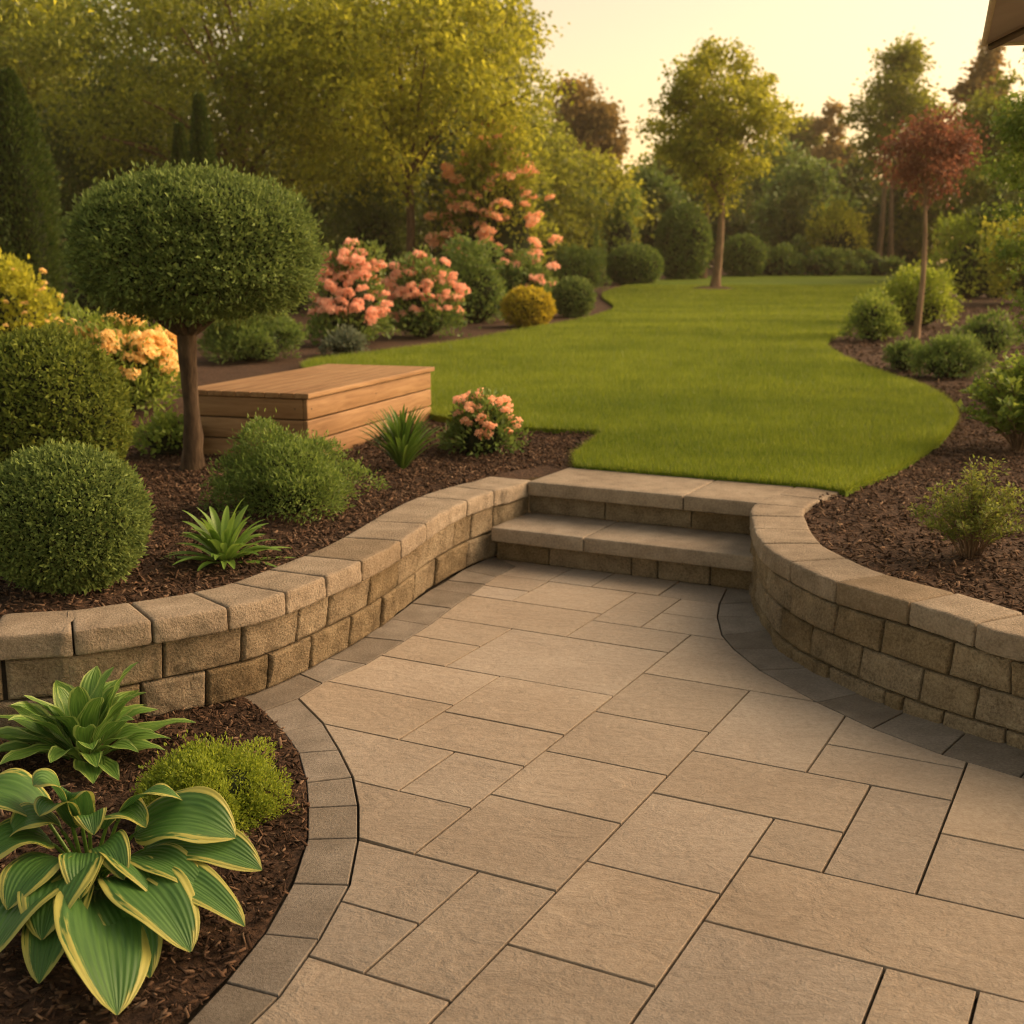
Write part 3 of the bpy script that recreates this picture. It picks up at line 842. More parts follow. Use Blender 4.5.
# ------------------------------------------------------------------ retaining walls and steps
def wall_block(w, t0, t1, z0, z1, back=0.10, amp=0.012, r=0.014, face=-OVER):
    p0, p1 = w.at(t0, z0), w.at(t1, z0)
    L = np.linalg.norm(w.at((t0 + t1) / 2, z0) - p0) + np.linalg.norm(p1 - w.at((t0 + t1) / 2, z0))
    g = 0.0042
    if L < 0.02: return None
    a0, a1 = t0 + (t1 - t0) * g / L, t1 - (t1 - t0) * g / L
    b0, b1 = z0 + g * .8, z1 - g * .8
    ns, nv = max(6, int(L / 0.014)), max(5, int((z1 - z0) / 0.014))
    def axis(a, b, n, rr):
        q = np.linspace(0, 1, n); return np.unique(np.concatenate([[0, rr * .12, rr * .45], np.clip(q, rr, 1 - rr), [1 - rr * .45, 1 - rr * .12, 1]]))
    S, Zs = axis(0, 1, ns, min(.4, r / L)), axis(0, 1, nv, min(.4, r / (z1 - z0)))
    seed = rng.uniform(0, 100); tilt = rng.normal(0, 0.004); blk = rng.normal(0, 0.003)
    V = np.zeros((len(S), len(Zs), 3))
    for i, s in enumerate(S):
        t = a0 + (a1 - a0) * s
        for j, q in enumerate(Zs):
            z = b0 + (b1 - b0) * q
            e = min(s * L, (1 - s) * L, q * (z1 - z0), (1 - q) * (z1 - z0)) / r
            k = min(1.0, e); rec = r * (1 - math.sqrt(max(0, 1 - (1 - k) ** 2)))
            pt = w.at(t, z)
            n3 = (pt[0], pt[1], z)
            disp = amp * (nz(n3, 11, seed) * .9 + nz(n3, 32, seed) * .55 + nz(n3, 80, seed) * .3) * (0.25 + .75 * k)
            V[i, j] = w.pt(t, z, face - rec + disp + tilt * (s - .5) + blk)
    n_s, n_z = len(S), len(Zs)
    verts = V.reshape(-1, 3); idx = np.arange(n_s * n_z).reshape(n_s, n_z)
    Fq = np.stack([idx[:-1, :-1], idx[1:, :-1], idx[1:, 1:], idx[:-1, 1:]], -1).reshape(-1, 4)
    # sides running back into the joint
    ring = np.concatenate([idx[:, 0], idx[-1, 1:], idx[-2::-1, -1], idx[0, -2:0:-1]])
    bk = []
    for q in ring:
        i, j = divmod(int(q), n_z); t = a0 + (a1 - a0) * S[i]; z = b0 + (b1 - b0) * Zs[j]
        bk.append(w.pt(t, z, face - back))
    m = len(ring); nb = len(verts)
    Fs = np.stack([np.roll(ring, -1), ring, nb + np.arange(m), nb + (np.arange(m) + 1) % m], -1)
    d = w.at(t1, z0) - w.at(t0, z0)
    if (d[0] * w.nrm((t0 + t1) / 2, z0)[1] - d[1] * w.nrm((t0 + t1) / 2, z0)[0]) > 0:
        Fq = Fq[:, ::-1]; Fs = Fs[:, ::-1]
    return np.vstack([verts, bk]), np.vstack([Fq, Fs])

def cap_stone(w, t0, t1, depth0=0.285, z0=Z2, z1=TOP, lip=0.0):
    Lf = np.linalg.norm(w.at(t1, TOP) - w.at((t0 + t1) / 2, TOP)) + np.linalg.norm(w.at((t0 + t1) / 2, TOP) - w.at(t0, TOP))
    Hh = z1 - z0 - 0.003
    V, Fq, nr = rounded_box((Lf - 0.006, depth0, Hh), 0.012, (max(4, int(Lf / .016)), 12, 6))
    seed = rng.uniform(0, 99); dz = rng.normal(0, 0.0012)
    out = []
    for p, n_ in zip(V, nr):
        s = p[0] / Lf + .5; t = t0 + (t1 - t0) * s
        dep = p[1] + depth0 / 2; z = z0 + 0.003 + p[2] + Hh / 2
        fr = np.clip(1 - dep / 0.02, 0, 1)
        q3 = (s * Lf, dep, z)
        q3 = (t0 * 3 + s * Lf, dep, z)
        d_f = 0.007 * (nz(q3, 14, seed) + .6 * nz(q3, 45, seed) + .3 * nz(q3, 90, seed)) * (fr if n_[2] < .9 else 0)
        d_t = 0.0016 * (nz(q3, 9, seed) + .7 * nz(q3, 40, seed)) if p[2] > Hh / 2 - .013 else 0
        # worn front arris
        q = w.at(t, TOP) - w.nrm(t, TOP) * (dep - 0.002)
        q = q + w.nrm(t, TOP) * (d_f + lip)
        out.append((q[0], q[1], z + d_t + dz))
    return np.array(out), Fq

def build_wall(name, w, rows, cap_seams, label, capdepth, skip_cap=None, core_t=None):
    org = w.pt(w.n / 2, 0, -0.15)
    t_ = thing(name, org, label, 'retaining wall')
    ge = Geo()
    for (z0, z1, seams) in rows:
        for a, b in zip(seams[:-1], seams[1:]):
            r = wall_block(w, a, b, z0, z1)
            if r: ge.add(*r)
    ge.obj('block_courses', M['wall_block'], t_, True, org)
    # dark backing behind the joints
    lo, hi = core_t
    ts = np.linspace(lo, hi, 120)
    V = []
    for t in ts:
        for z, off in ((-0.05, -OVER - 0.03), (Z2 - .002, -OVER - 0.03), (Z2 - .002, -0.24), (-0.05, -0.24)): V.append(w.pt(t, z, off) if z >= 0 else np.array([*w.pt(t, 0, off)[:2], z]))
    V = np.array(V); n = len(ts)
    Fq = []
    for i in range(n - 1):
        for k in range(4): Fq.append((4 * i + k, 4 * i + (k + 1) % 4, 4 * i + 4 + (k + 1) % 4, 4 * i + 4 + k))
    Fq += [(0, 1, 2, 3), (4 * n - 1, 4 * n - 2, 4 * n - 3, 4 * n - 4)]
    Geo().add(V, np.array(Fq)).obj('backing', M['core'], t_, False, org)
    for k, (a, b) in enumerate(zip(cap_seams[:-1], cap_seams[1:])):
        V, Fq = cap_stone(w, a, b, capdepth[k] if isinstance(capdepth, list) else capdepth)
        Geo().add(V, Fq).obj('capstone', M['cap_stone'], t_, True, org)
    return t_

def seams_px(w, pxs, z, lo, hi):
    return [w.t_at_px(p, z, lo, hi) for p in pxs]
def spaced(w, a, b, step, z=0.1):
    ts = np.linspace(a, b, 400); P_ = np.array([w.at(t, z) for t in ts])
    s = np.concatenate([[0], np.cumsum(np.linalg.norm(np.diff(P_, axis=0), axis=1))])
    n = max(1, int(round(s[-1] / step)))
    return [float(np.interp(k * s[-1] / n, s, ts)) for k in range(n + 1)]

tLs = 2.2
row1 = seams_px(WL, [60, 143.5, 208.6, 272, 314, 354, 386, 399, 418, 439.5, 469.7], 0.08, 2.5, 14.5) + [15.3]
row2 = seams_px(WL, [1, 165.5, 245.5, 301.5, 333, 373, 402, 424, 457, 474, 496], 0.21, 2.5, 14.5) + [16.15]
row1 = spaced(WL, 0, row1[0], 0.33)[:-1] + row1
row2 = spaced(WL, 0, row2[0], 0.31)[:-1] + row2
capL = seams_px(WL, [-14, 73, 152, 228, 286, 326, 362, 401, 426, 467, 494, 532], TOP, 2.5, 16.6)
capL = spaced(WL, 0, capL[0], 0.27, TOP)[:-1] + capL
build_wall('retaining_wall', WL, [(0.0, Z1, row1), (Z1, Z2, row2)], capL, 'tan split stone garden wall curving along the left bed with the round clipped shrubs', 0.285, core_t=(0, 16.2))

lo_, hi_ = 1.2, WR.n - 3.2
r0 = seams_px(WR, [823.5, 880, 898, 939, 1002], 0.03, 2.6, 9.6)
r1 = seams_px(WR, [775.5, 806, 856, 917, 973, 1030], 0.12, 2.6, 9.6)
r2 = seams_px(WR, [787, 832, 877.6, 946, 1008], 0.24, 2.9, 9.6)
r0 = spaced(WR, 1.6, r0[0], 0.3)[:-1] + r0; r1 = spaced(WR, 1.3, r1[0], 0.26)[:-1] + r1; r2 = spaced(WR, 1.15, r2[0], 0.3)[:-1] + r2
for r_, st in ((r0, .28), (r1, .33), (r2, .3)):
    r_ += spaced(WR, r_[-1], WR.n, st)[1:]
capR = seams_px(WR, [763, 791, 836, 909, 975, 1030], TOP, 2.9, 9.8)
capR = spaced(WR, 0.02, capR[0], 0.30, TOP)[:-1] + capR + spaced(WR, capR[-1], WR.n, 0.29, TOP)[1:]
build_wall('retaining_wall', WR, [(-0.03, 0.05, r0), (0.05, 0.177, r1), (0.177, Z2, r2)], capR, 'tan split stone garden wall curving round the right bed beside the steps', 0.265, core_t=(1.25, WR.n))

# steps
s_org = np.array([*UV(6.3, -2.4), 0])
st = thing('garden_steps', s_org, 'two tan stone steps between the curved walls leading up to the lawn', 'steps')
def uv_box(u0, u1, v0, v1, z0, z1, r=0.010, amp_front=0.004):
    V, Fq, nr = rounded_box((u1 - u0, v1 - v0, z1 - z0), r, (10, max(4, int((v1 - v0) / .03)), 5))
    seed = rng.uniform(0, 99); out = []
    for p in V:
        u, v, z = p[0] + (u0 + u1) / 2, p[1] + (v0 + v1) / 2, p[2] + (z0 + z1) / 2
        f = np.clip(1 - (u - u0) / .015, 0, 1)
        u2 = u - amp_front * f * (nz((u, v, z), 22, seed) + .6 * nz((u, v, z), 60, seed))
        z2 = z + (0.0012 * nz((u, v, 0), 12, seed) if z > z1 - .012 else 0)
        q = UV(u2, v); out.append((q[0], q[1], z2))
    return np.array(out), Fq[:, ::-1]
TR = 0.082
for (u0, u1, v0, v1, zt) in ((5.84, 6.335, -3.185, -2.62, 0.2), (5.84, 6.335, -2.615, -1.64, 0.2), (6.225, 6.80, -3.15, -2.20, 0.4), (6.225, 6.80, -2.195, -1.735, 0.4)):
    V, Fq = uv_box(u0, u1, v0, v1, zt - TR, zt)
    Geo().add(V, Fq).obj('tread', M['tread_stone'], st, True, s_org)
for (uf, z0, z1, seams) in ((5.915, 0.0, 0.2 - TR - .002, [-3.14, -2.87, -2.32, -2.16, -1.85, -1.62]), (6.315, 0.2, 0.4 - TR - .002, [-3.14, -2.77, -2.70, -2.22, -1.72])):
    ge = Geo()
    if z0 > 0: seams = [-3.19, -2.70, -2.18, -1.70]
    else: seams = [-3.19, -2.86, -2.37, -2.22, -1.93, -1.64]
    for a, b in zip(seams[:-1], seams[1:]):
        V, Fq = uv_box(uf, uf + 0.12, a + .003, b - .003, z0 + .001, z1, 0.008, 0.006); ge.add(V, Fq)
    ge.obj('riser', M['wall_block'], st, True, s_org)

# ------------------------------------------------------------------ wooden platform
gd = TOP
near_c = P(309, 459, gd)[:2]; right_c = P(431.5, 419.5, gd)[:2]
ztop = D(309, 393.5, near_c[1])[2]
left_c = P(178, 382, ztop)[:2]
ex = right_c - near_c; LX = np.linalg.norm(ex); ex /= LX
ey = np.array([-ex[1], ex[0]])
LY = float(np.dot(left_c - near_c, ey)); LY = max(1.0, LY) * 0.74; print('LY', LY, LX)
rot = math.atan2(ex[1], ex[0])
plat = thing('wooden_platform', (*near_c, gd - 0.03), 'low cedar board platform standing in the mulch behind the small topiary tree', 'platform')
plat.rotation_euler[2] = rot
HP = ztop - gd + 0.03
def lbox(x0, x1, y0, y1, z0, z1, r=0.006, cnt=(4, 4, 3)):
    V, Fq, _ = rounded_box((x1 - x0, y1 - y0, z1 - z0), r, cnt)
    return V + np.array([(x0 + x1) / 2, (y0 + y1) / 2, (z0 + z1) / 2]), Fq
nb = 3; bh = (HP - 0.035) / nb
for nm, mt, boxes in (('front_panel', 'wood_x', [(0.0, LX, 0.0, 0.03)]), ('side_panel', 'wood_y', [(0.0, 0.03, 0.032, LY)]), ('side_panel', 'wood_y', [(LX - .03, LX, 0.032, LY)]), ('back_panel', 'wood_x', [(0.032, LX - .032, LY - .03, LY)])):
    ge = Geo()
    for (x0, x1, y0, y1) in boxes:
        for k in range(nb):
            ge.add(*lbox(x0, x1, y0, y1, k * bh + .004, (k + 1) * bh - .004, 0.007))
    ge.obj(nm, M[mt], plat, True)
Geo().add(*lbox(.034, LX - .034, .036, LY - .034, 0.0, HP - .04, 0.004)).obj('inner_frame', M['core'], plat)
ge = Geo(); nbd = 9; bw = (LY + 0.05) / nbd
for k in range(nbd):
    ge.add(*lbox(-0.025, LX + 0.025, -0.025 + k * bw + .0015, -0.025 + (k + 1) * bw - .0015, HP - .033, HP, 0.004))
ge.obj('deck_top', M['wood_x'], plat, True)
for k in range(nb):
    for x0 in (.06, LX * .5, LX - .06):
        zz = (k + .5) * bh
        V, Fq = ellipsoid(np.array([x0, -.0005, zz]), np.array([.006, .003, .006]), 10, 6); Geo().add(V, Fq).obj('screw', M['pole'], plat, True)
    for y0 in (.09, LY - .08):
        V, Fq = ellipsoid(np.array([-.0005, y0, (k + .5) * bh]), np.array([.003, .006, .006]), 10, 6); Geo().add(V, Fq).obj('screw', M['pole'], plat, True)

# ------------------------------------------------------------------ foliage builders
def leaf_arrays(pos, axis, nrm, L, W, tone, fold=0.25):
    """each leaf: base, two sides, tip, folded along the midrib (two triangles per side -> 4 vertices + mid)"""
    n = len(pos)
    axis = axis / (np.linalg.norm(axis, axis=1)[:, None] + 1e-9)
    side = np.cross(axis, nrm); side /= np.linalg.norm(side, axis=1)[:, None] + 1e-9
    up = np.cross(side, axis)
    L = np.broadcast_to(L, (n,))[:, None]; W = np.broadcast_to(W, (n,))[:, None]
    b = pos; tip = pos + axis * L - up * L * 0.10
    m = pos + axis * L * 0.45
    l = m - side * W / 2 + up * W * fold; r = m + side * W / 2 + up * W * fold
    V = np.stack([b, r, tip, l], 1).reshape(-1, 3)
    i = 4 * np.arange(n)[:, None]
    Fq = np.concatenate([i + np.array([[0, 1, 2]]), i + np.array([[0, 2, 3]])], 0)
    return V, Fq, np.repeat(np.clip(tone, 0, 1), 4)

def rdir(n):
    d = rng.normal(size=(n, 3)); return d / np.linalg.norm(d, axis=1)[:, None]

def noise_arr(p, s, off=0.0):
    return np.array([noise.noise(Vector((float(a) * s + off, float(b) * s, float(c) * s - off))) for a, b, c in p])

def clipped(size, leaf, n, power=2.0, rough=0.035, flat_bottom=None, zoff=None, fuzz=0.05, top_power=None):
    """foliage of a sheared shrub: leaves in sprigs over a superellipsoid. size = full w, d, h; local origin at base centre"""
    r = np.array(size) / 2
    d = rdir(n)
    if top_power:
        pw = np.where(d[:, 2] > 0, top_power, power); rho = np.hypot(d[:, 0], d[:, 1])
        k = (rho ** pw + np.abs(d[:, 2]) ** pw) ** (-1 / pw)
    else:
        k = (np.abs(d) ** power).sum(1) ** (-1 / power)
    s = d * k[:, None]
    p = s * r
    pg = (pw if top_power else np.full(n, power))[:, None]
    g = np.sign(s) * np.abs(s) ** (pg - 1) / r; g /= np.linalg.norm(g, axis=1)[:, None]
    nn = noise_arr(d, 3.2, 4.0); n2 = noise_arr(d, 9.0, 1.0)
    p = p * (1 + rough * nn + rough * .6 * n2)[:, None]
    depth = np.abs(rng.normal(0, 1, n)) * fuzz * r.min()
    p = p - g * depth[:, None] + g * (rng.random(n) ** 6 * fuzz * .9 * r.min())[:, None]
    if flat_bottom is not None:
        low = p[:, 2] < -r[2] * flat_bottom
        p[low, 2] = -r[2] * flat_bottom + rng.normal(0, 0.02, low.sum())
    p = p * (r / np.percentile(np.abs(p), 99.85, axis=0))
    ax = g * 0.8 + rdir(n) * 0.9 + np.array([0, 0, 0.3])
    tone = 0.5 + 0.25 * nn + 0.40 * n2 + rng.normal(0, 0.17, n)
    L = leaf * rng.uniform(0.7, 1.3, n)
    sh = rng.random(n) < .07
    p[sh] += g[sh] * (rng.random(sh.sum()) ** 1.5 * fuzz * 1.6 * r.min())[:, None]; ax[sh] = g[sh] + rdir(sh.sum()) * .5 + np.array([0, 0, .4]); L[sh] *= 1.25; tone[sh] += .2
    V, Fq, tn = leaf_arrays(p, ax, g + rdir(n) * .7, L, L * 0.44, tone)
    zc = r[2] if zoff is None else zoff
    V = V + np.array([0, 0, zc])
    return V, Fq, tn, r, zc

def mound(size, leaf, n, ns=14, spread=1.0, aspect=0.5, lift=0.35, fuzz=.3, up=0.4):
    """irregular shrub: several overlapping leafy clumps"""
    w, dd, h = size
    cs, rs = [], []
    for k in range(ns):
        a = rng.uniform(0, 2 * np.pi); rr = math.sqrt(rng.random()) * .78
        zt = rng.uniform(0.18, 1.0)
        prof = math.sqrt(max(0.05, 1 - (zt * .88) ** 2.4))
        rad_ = rng.uniform(0.15, 0.31) * min(w, h * 1.3)
        cs.append((math.cos(a) * rr * prof * (w / 2 - rad_ * .6), math.sin(a) * rr * prof * (dd / 2 - rad_ * .6), max(rad_ * .6, zt * h - rad_ * rng.uniform(.75, 1.05)))); rs.append(rad_)
    cs, rs = np.array(cs), np.array(rs)
    pick = rng.choice(ns, n, p=rs ** 2 / (rs ** 2).sum())
    d = rdir(n); d[:, 2] = np.where(d[:, 2] < -.45, -d[:, 2], d[:, 2])
    rr = rs[pick] * (1 - np.abs(rng.normal(0, fuzz * .6, n)))
    rr = rr * (1 + .12 * noise_arr(d + cs[pick], 4.0) + .16 * (rng.random(n) ** 8))
    p = cs[pick] + d * rr[:, None]
    pd = p - np.array([0, 0, h * .3]); pl_ = pd / (np.linalg.norm(pd, axis=1)[:, None] + 1e-9)
    p = np.array([0, 0, h * .3]) + pd * (1 + .30 * noise_arr(pl_, 2.1, rng.uniform(0, 50)))[:, None]
    p[:, 2] = np.abs(p[:, 2]) + 0.004
    ctone = rng.uniform(-.2, .2, ns)
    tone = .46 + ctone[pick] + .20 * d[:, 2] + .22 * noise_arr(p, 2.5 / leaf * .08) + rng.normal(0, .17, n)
    ax = d * .8 + rdir(n) * .7 + np.array([0, 0, up])
    L = leaf * rng.uniform(.65, 1.3, n)
    sh = rng.random(n) < .10
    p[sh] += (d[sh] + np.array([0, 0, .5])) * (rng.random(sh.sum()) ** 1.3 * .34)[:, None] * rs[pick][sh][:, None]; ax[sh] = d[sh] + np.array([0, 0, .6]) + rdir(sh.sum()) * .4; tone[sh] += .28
    sc = np.array([w / (np.percentile(p[:, 0], 99.3) - np.percentile(p[:, 0], .7)), dd / (np.percentile(p[:, 1], 99.3) - np.percentile(p[:, 1], .7)), h / np.percentile(p[:, 2], 99.5)])
    mx_ = np.array([(np.percentile(p[:, 0], 99.3) + np.percentile(p[:, 0], .7)) / 2, (np.percentile(p[:, 1], 99.3) + np.percentile(p[:, 1], .7)) / 2, 0])
    p = (p - mx_) * sc; cs = (cs - mx_) * sc; rs = rs * sc.min()
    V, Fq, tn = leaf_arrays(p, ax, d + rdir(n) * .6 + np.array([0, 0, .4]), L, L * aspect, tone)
    return V, Fq, tn, cs, rs

def stems(n, h, w, r0=0.006, base_r=.05):
    ge = []
    for k in range(n):
        a = rng.uniform(0, 2 * np.pi); b = np.array([math.cos(a) * base_r * rng.random(), math.sin(a) * base_r * rng.random(), -0.03])
        e = np.array([math.cos(a) * w * rng.uniform(.2, .8), math.sin(a) * w * rng.uniform(.2, .8), h * rng.uniform(.5, .85)])
        pts = bez(b, (b + e) / 2 + np.array([0, 0, h * .15]), e, 7)
        ge.append(tube(pts, np.linspace(r0, r0 * .35, 7), 5))
    return ge

def place_box(x0, y0, x1, y1, back=0.35, dist=None):
    """ground position and real size for something seen within a rectangle of the photograph"""
    cx = (x0 + x1) / 2
    if dist is None:
        g = G(cx, y1); w0 = (x1 - x0) * mpp(g[1]); Y = g[1] + back * w0
    else:
        Y = dist
    p = D(cx, y1, Y); w = (x1 - x0) * mpp(Y)
    gz_ = float(gz(Y)); h = D(cx, y0, Y)[2] - gz_
    return np.array([p[0], Y, gz_ - 0.02]), w * (.9 if Y < 9 else .95), h

def shrub(name, box, kind, matname, label, cat='shrub', leaf=0.03, dens=2.6, group=None, ns=14, power=2.0, maxn=26000, loc=None, aspect=.5, heads=None, head_mat=None, head_r=0.05, head_px=None, back=0.35, dist=None, core=True, stem_n=6, zmin_head=.35, rough=.035, z0=None, size_h=None):
    p, w, h = place_box(*box, back=back, dist=dist)
    if loc is not None: p = np.array(loc, float)
    if size_h: h = size_h
    if z0 is not None: p[2] = z0
    m_ = mpp(p[1])
    leaf = max(leaf, 4.4 * m_)
    area = math.pi * w * (h * .5 + w * .35)
    n = int(min(maxn, dens * area / (leaf * leaf * aspect * .5)))
    t_ = thing(name, p, label, cat, group)
    if kind == 'clipped':
        V, Fq, tn, r, zc = clipped((w, w, h), leaf, n, power, rough=rough)
        ge = Geo().add(V, Fq, tn)
        ge.obj('foliage', M[matname], t_)
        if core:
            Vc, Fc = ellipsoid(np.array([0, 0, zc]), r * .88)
            Geo().add(Vc, Fc).obj('shade_core', M['core_leaf'], t_, True)
    else:
        V, Fq, tn, cs, rs = mound((w, w, h), leaf, n, ns, aspect=aspect)
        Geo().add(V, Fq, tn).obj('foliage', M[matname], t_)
        if core:
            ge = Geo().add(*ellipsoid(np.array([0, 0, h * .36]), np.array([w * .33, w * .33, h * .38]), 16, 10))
            ge.obj('shade_core', M['core_leaf'], t_, True)
    ge = Geo()
    for a in stems(stem_n, h * .7, w * .4, max(.006, .9 * m_), w * .06): ge.add(*a)
    ge.obj('stem', M['stem'], t_, True)
    if heads:
        me = flower_head(head_r, M[head_mat])
        for k in range(heads):
            a = rng.uniform(0, 2 * np.pi); zt = rng.uniform(zmin_head, 1.0)
            if kind == 'clipped':
                prof = math.sqrt(max(0, 1 - (2 * zt - 1) ** 2)); q = np.array([math.cos(a) * prof * w / 2, math.sin(a) * prof * w / 2, zt * h])
            else:
                d = rdir(1)[0]; d[2] = abs(d[2]) + .12; d[1] = d[1] - .45; d /= np.linalg.norm(d)
                q = np.array([d[0] * w * .56, d[1] * w * .47, h * (zmin_head + (1 - zmin_head) * d[2] ** .8)]) * rng.uniform(.8, 1.07)
            f = link('flower_head', me, t_, q)
            f.rotation_euler = tuple(rng.uniform(-.6, .6, 3)); f.scale = (float(rng.uniform(.75, 1.25)),) * 3
    return t_

def flower_head(r, m):
    n = 90
    d = rdir(n); d[:, 2] = np.abs(d[:, 2]) * 1.0 - .2
    p = d * r * np.array([1, 1, .85]) * rng.uniform(.55, 1.05, (n, 1))
    ax = np.cross(d, rdir(n)) + d * .6; L = np.full(n, r * .5) * rng.uniform(.7, 1.3, n)
    V, Fq, tn = leaf_arrays(p - ax / (np.linalg.norm(ax, axis=1)[:, None]) * L[:, None] * .4, ax, d + rdir(n) * .5, L, L * .75, rng.uniform(.05, 1, n), .1)
    return mesh_np('flower_head', V, Fq, m, False, tn)

_m, _nt, _b = mat('core_shade', 0.95, 0.1); _b.inputs['Base Color'].default_value = (0.016, 0.024, 0.009, 1)  # solid core fill; shade inside the foliage put into its dark colour
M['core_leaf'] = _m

# ------------------------------------------------------------------ near plants
GB = 'clipped boxwood globes'
def globe(cx, cy, r_px, dist, matname, label, leaf, n, rough):
    c = D(cx, cy, dist); r = r_px * mpp(dist) * .95
    z0 = TOP - 0.03; h = c[2] + r - z0
    t_ = thing('boxwood_globe', (c[0], c[1], z0), label, 'shrub', GB)
    V, Fq, tn, rr, zc = clipped((2 * r, 2 * r, h), leaf, n, 2.15, rough)
    Geo().add(V, Fq, tn).obj('foliage', M[matname], t_)
    Vc, Fc = ellipsoid(np.array([0, 0, zc]), rr * .9, 28, 18)
    Geo().add(Vc, Fc).obj('shade_core', M['core_leaf'], t_, True)
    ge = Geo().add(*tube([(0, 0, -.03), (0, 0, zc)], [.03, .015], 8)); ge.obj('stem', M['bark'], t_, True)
globe(66, 525, 84, 4.72, 'box', 'dense dark green clipped globe shrub right behind the left wall caps', 0.020, 34000, 0.03)
globe(46, 408, 82, 6.5, 'box_yellow', 'yellowish green clipped globe shrub behind the darker globe at the left', 0.032, 22000, 0.06)

# topiary standard
tb = P(191, 471, TOP - 0.02); Yt = tb[1] + 0.08; tb = np.array([D(191, 471, Yt)[0], Yt, TOP - 0.03])
mt_ = mpp(Yt)
top_z = D(196, 168, Yt)[2]; bot_z = D(196, 316, Yt)[2]
cxw = D(196, 240, Yt)[0] - tb[0]
wT = 254 * mt_; hT = top_z - bot_z
topi = thing('topiary_tree', tb, 'small topiary tree with a flat mushroom crown on one bare trunk', 'tree')
V, Fq, tn, rr, zc = clipped((wT * .93, wT * .86, hT * .99), 0.030, 56000, 3.4, 0.06, None, bot_z + hT / 2 - tb[2] - .01, 0.085, 2.25)
V[:, 0] += cxw
Geo().add(V, Fq, tn).obj('crown', M['box'], topi)
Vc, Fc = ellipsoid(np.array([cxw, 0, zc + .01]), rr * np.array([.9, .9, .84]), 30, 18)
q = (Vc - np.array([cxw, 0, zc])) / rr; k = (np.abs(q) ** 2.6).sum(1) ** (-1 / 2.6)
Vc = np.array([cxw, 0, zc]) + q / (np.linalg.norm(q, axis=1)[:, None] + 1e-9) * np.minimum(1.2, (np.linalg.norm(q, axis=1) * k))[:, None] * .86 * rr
Geo().add(Vc, Fc).obj('shade_core', M['core_leaf'], topi, True)
hf = bot_z - tb[2]
ge = Geo()
zs = np.linspace(0, 1, 26)
tp = np.stack([0.012 * np.sin(zs * 5) + zs * .02 * (1 - zs) + (cxw * .25) * zs, 0.01 * np.sin(zs * 7 + 1), -0.04 + zs * (hf * .93 + .04)], 1)
tr_ = 0.052 + 0.034 * np.exp(-zs * 9) + .006 * np.sin(zs * 9) + .02 * np.clip(zs - .85, 0, 1)
tV, tF = tube(tp, tr_, 20)
tV = tV + (noise_arr(tV * np.array([1, 1, .4]), 28)[:, None] * .006) * np.column_stack([tV[:, :2] - np.repeat(tp[:, :2], 20, 0), np.zeros(len(tV))]) / .05
ge.add(tV, tF)
ge.obj('trunk', M['bark_dark'], topi, True)
ge = Geo(); fk = tp[-1]
for a, L in ((0.1, .34), (.9, .30), (2.0, .36), (2.9, .42), (3.7, .3), (4.6, .32), (5.5, .36)):
    e = fk + np.array([math.cos(a) * L * 1.2, math.sin(a) * L, .22 + hf * .1])
    ge.add(*tube(bez(fk - np.array([0, 0, .05]), fk + np.array([math.cos(a) * L * .5, math.sin(a) * L * .5, .03]), e, 10), np.linspace(.034, .012, 10), 8))
ge.obj('limb', M['bark_dark'], topi, True)

shrub('mounded_shrub', (210, 424, 368, 516), 'mound', 'mid', 'feathery green mounded shrub in the mulch in front of the wooden platform', leaf=0.024, dens=3.0, ns=24, maxn=42000, aspect=.34, back=.30)
shrub('creeping_plant', (134, 412, 204, 454), 'mound', 'bright', 'low bright green creeping plant left of the topiary trunk', 'plant', leaf=0.045, dens=2.0, ns=14, aspect=.6, back=.2)
shrub('creeping_plant', (198, 418, 252, 450), 'mound', 'bright', 'low bright green creeping plant between topiary trunk and wooden platform', 'plant', leaf=0.042, dens=2.0, ns=10, aspect=.6, back=.2)
shrub('flowering_shrub', (440, 392, 524, 455), 'mound', 'mid', 'small peach flowering bush in the mulch right of the wooden platform', 'flowering bush', leaf=0.045, dens=2.4, ns=16, aspect=.5, heads=44, head_mat='peach', head_r=0.036, back=.3, zmin_head=.35)
shrub('lime_shrub', (135, 742, 291, 836), 'mound', 'lime', 'fine leaved lime green mound in the lower bed beside the paver edging', leaf=0.011, dens=4.2, ns=44, maxn=60000, aspect=.45, dist=P(213, 815, 0.0)[1] + .06, size_h=.21, loc=(*(P(209, 822, 0.0)[:2] + np.array([0, .06])), -0.005))

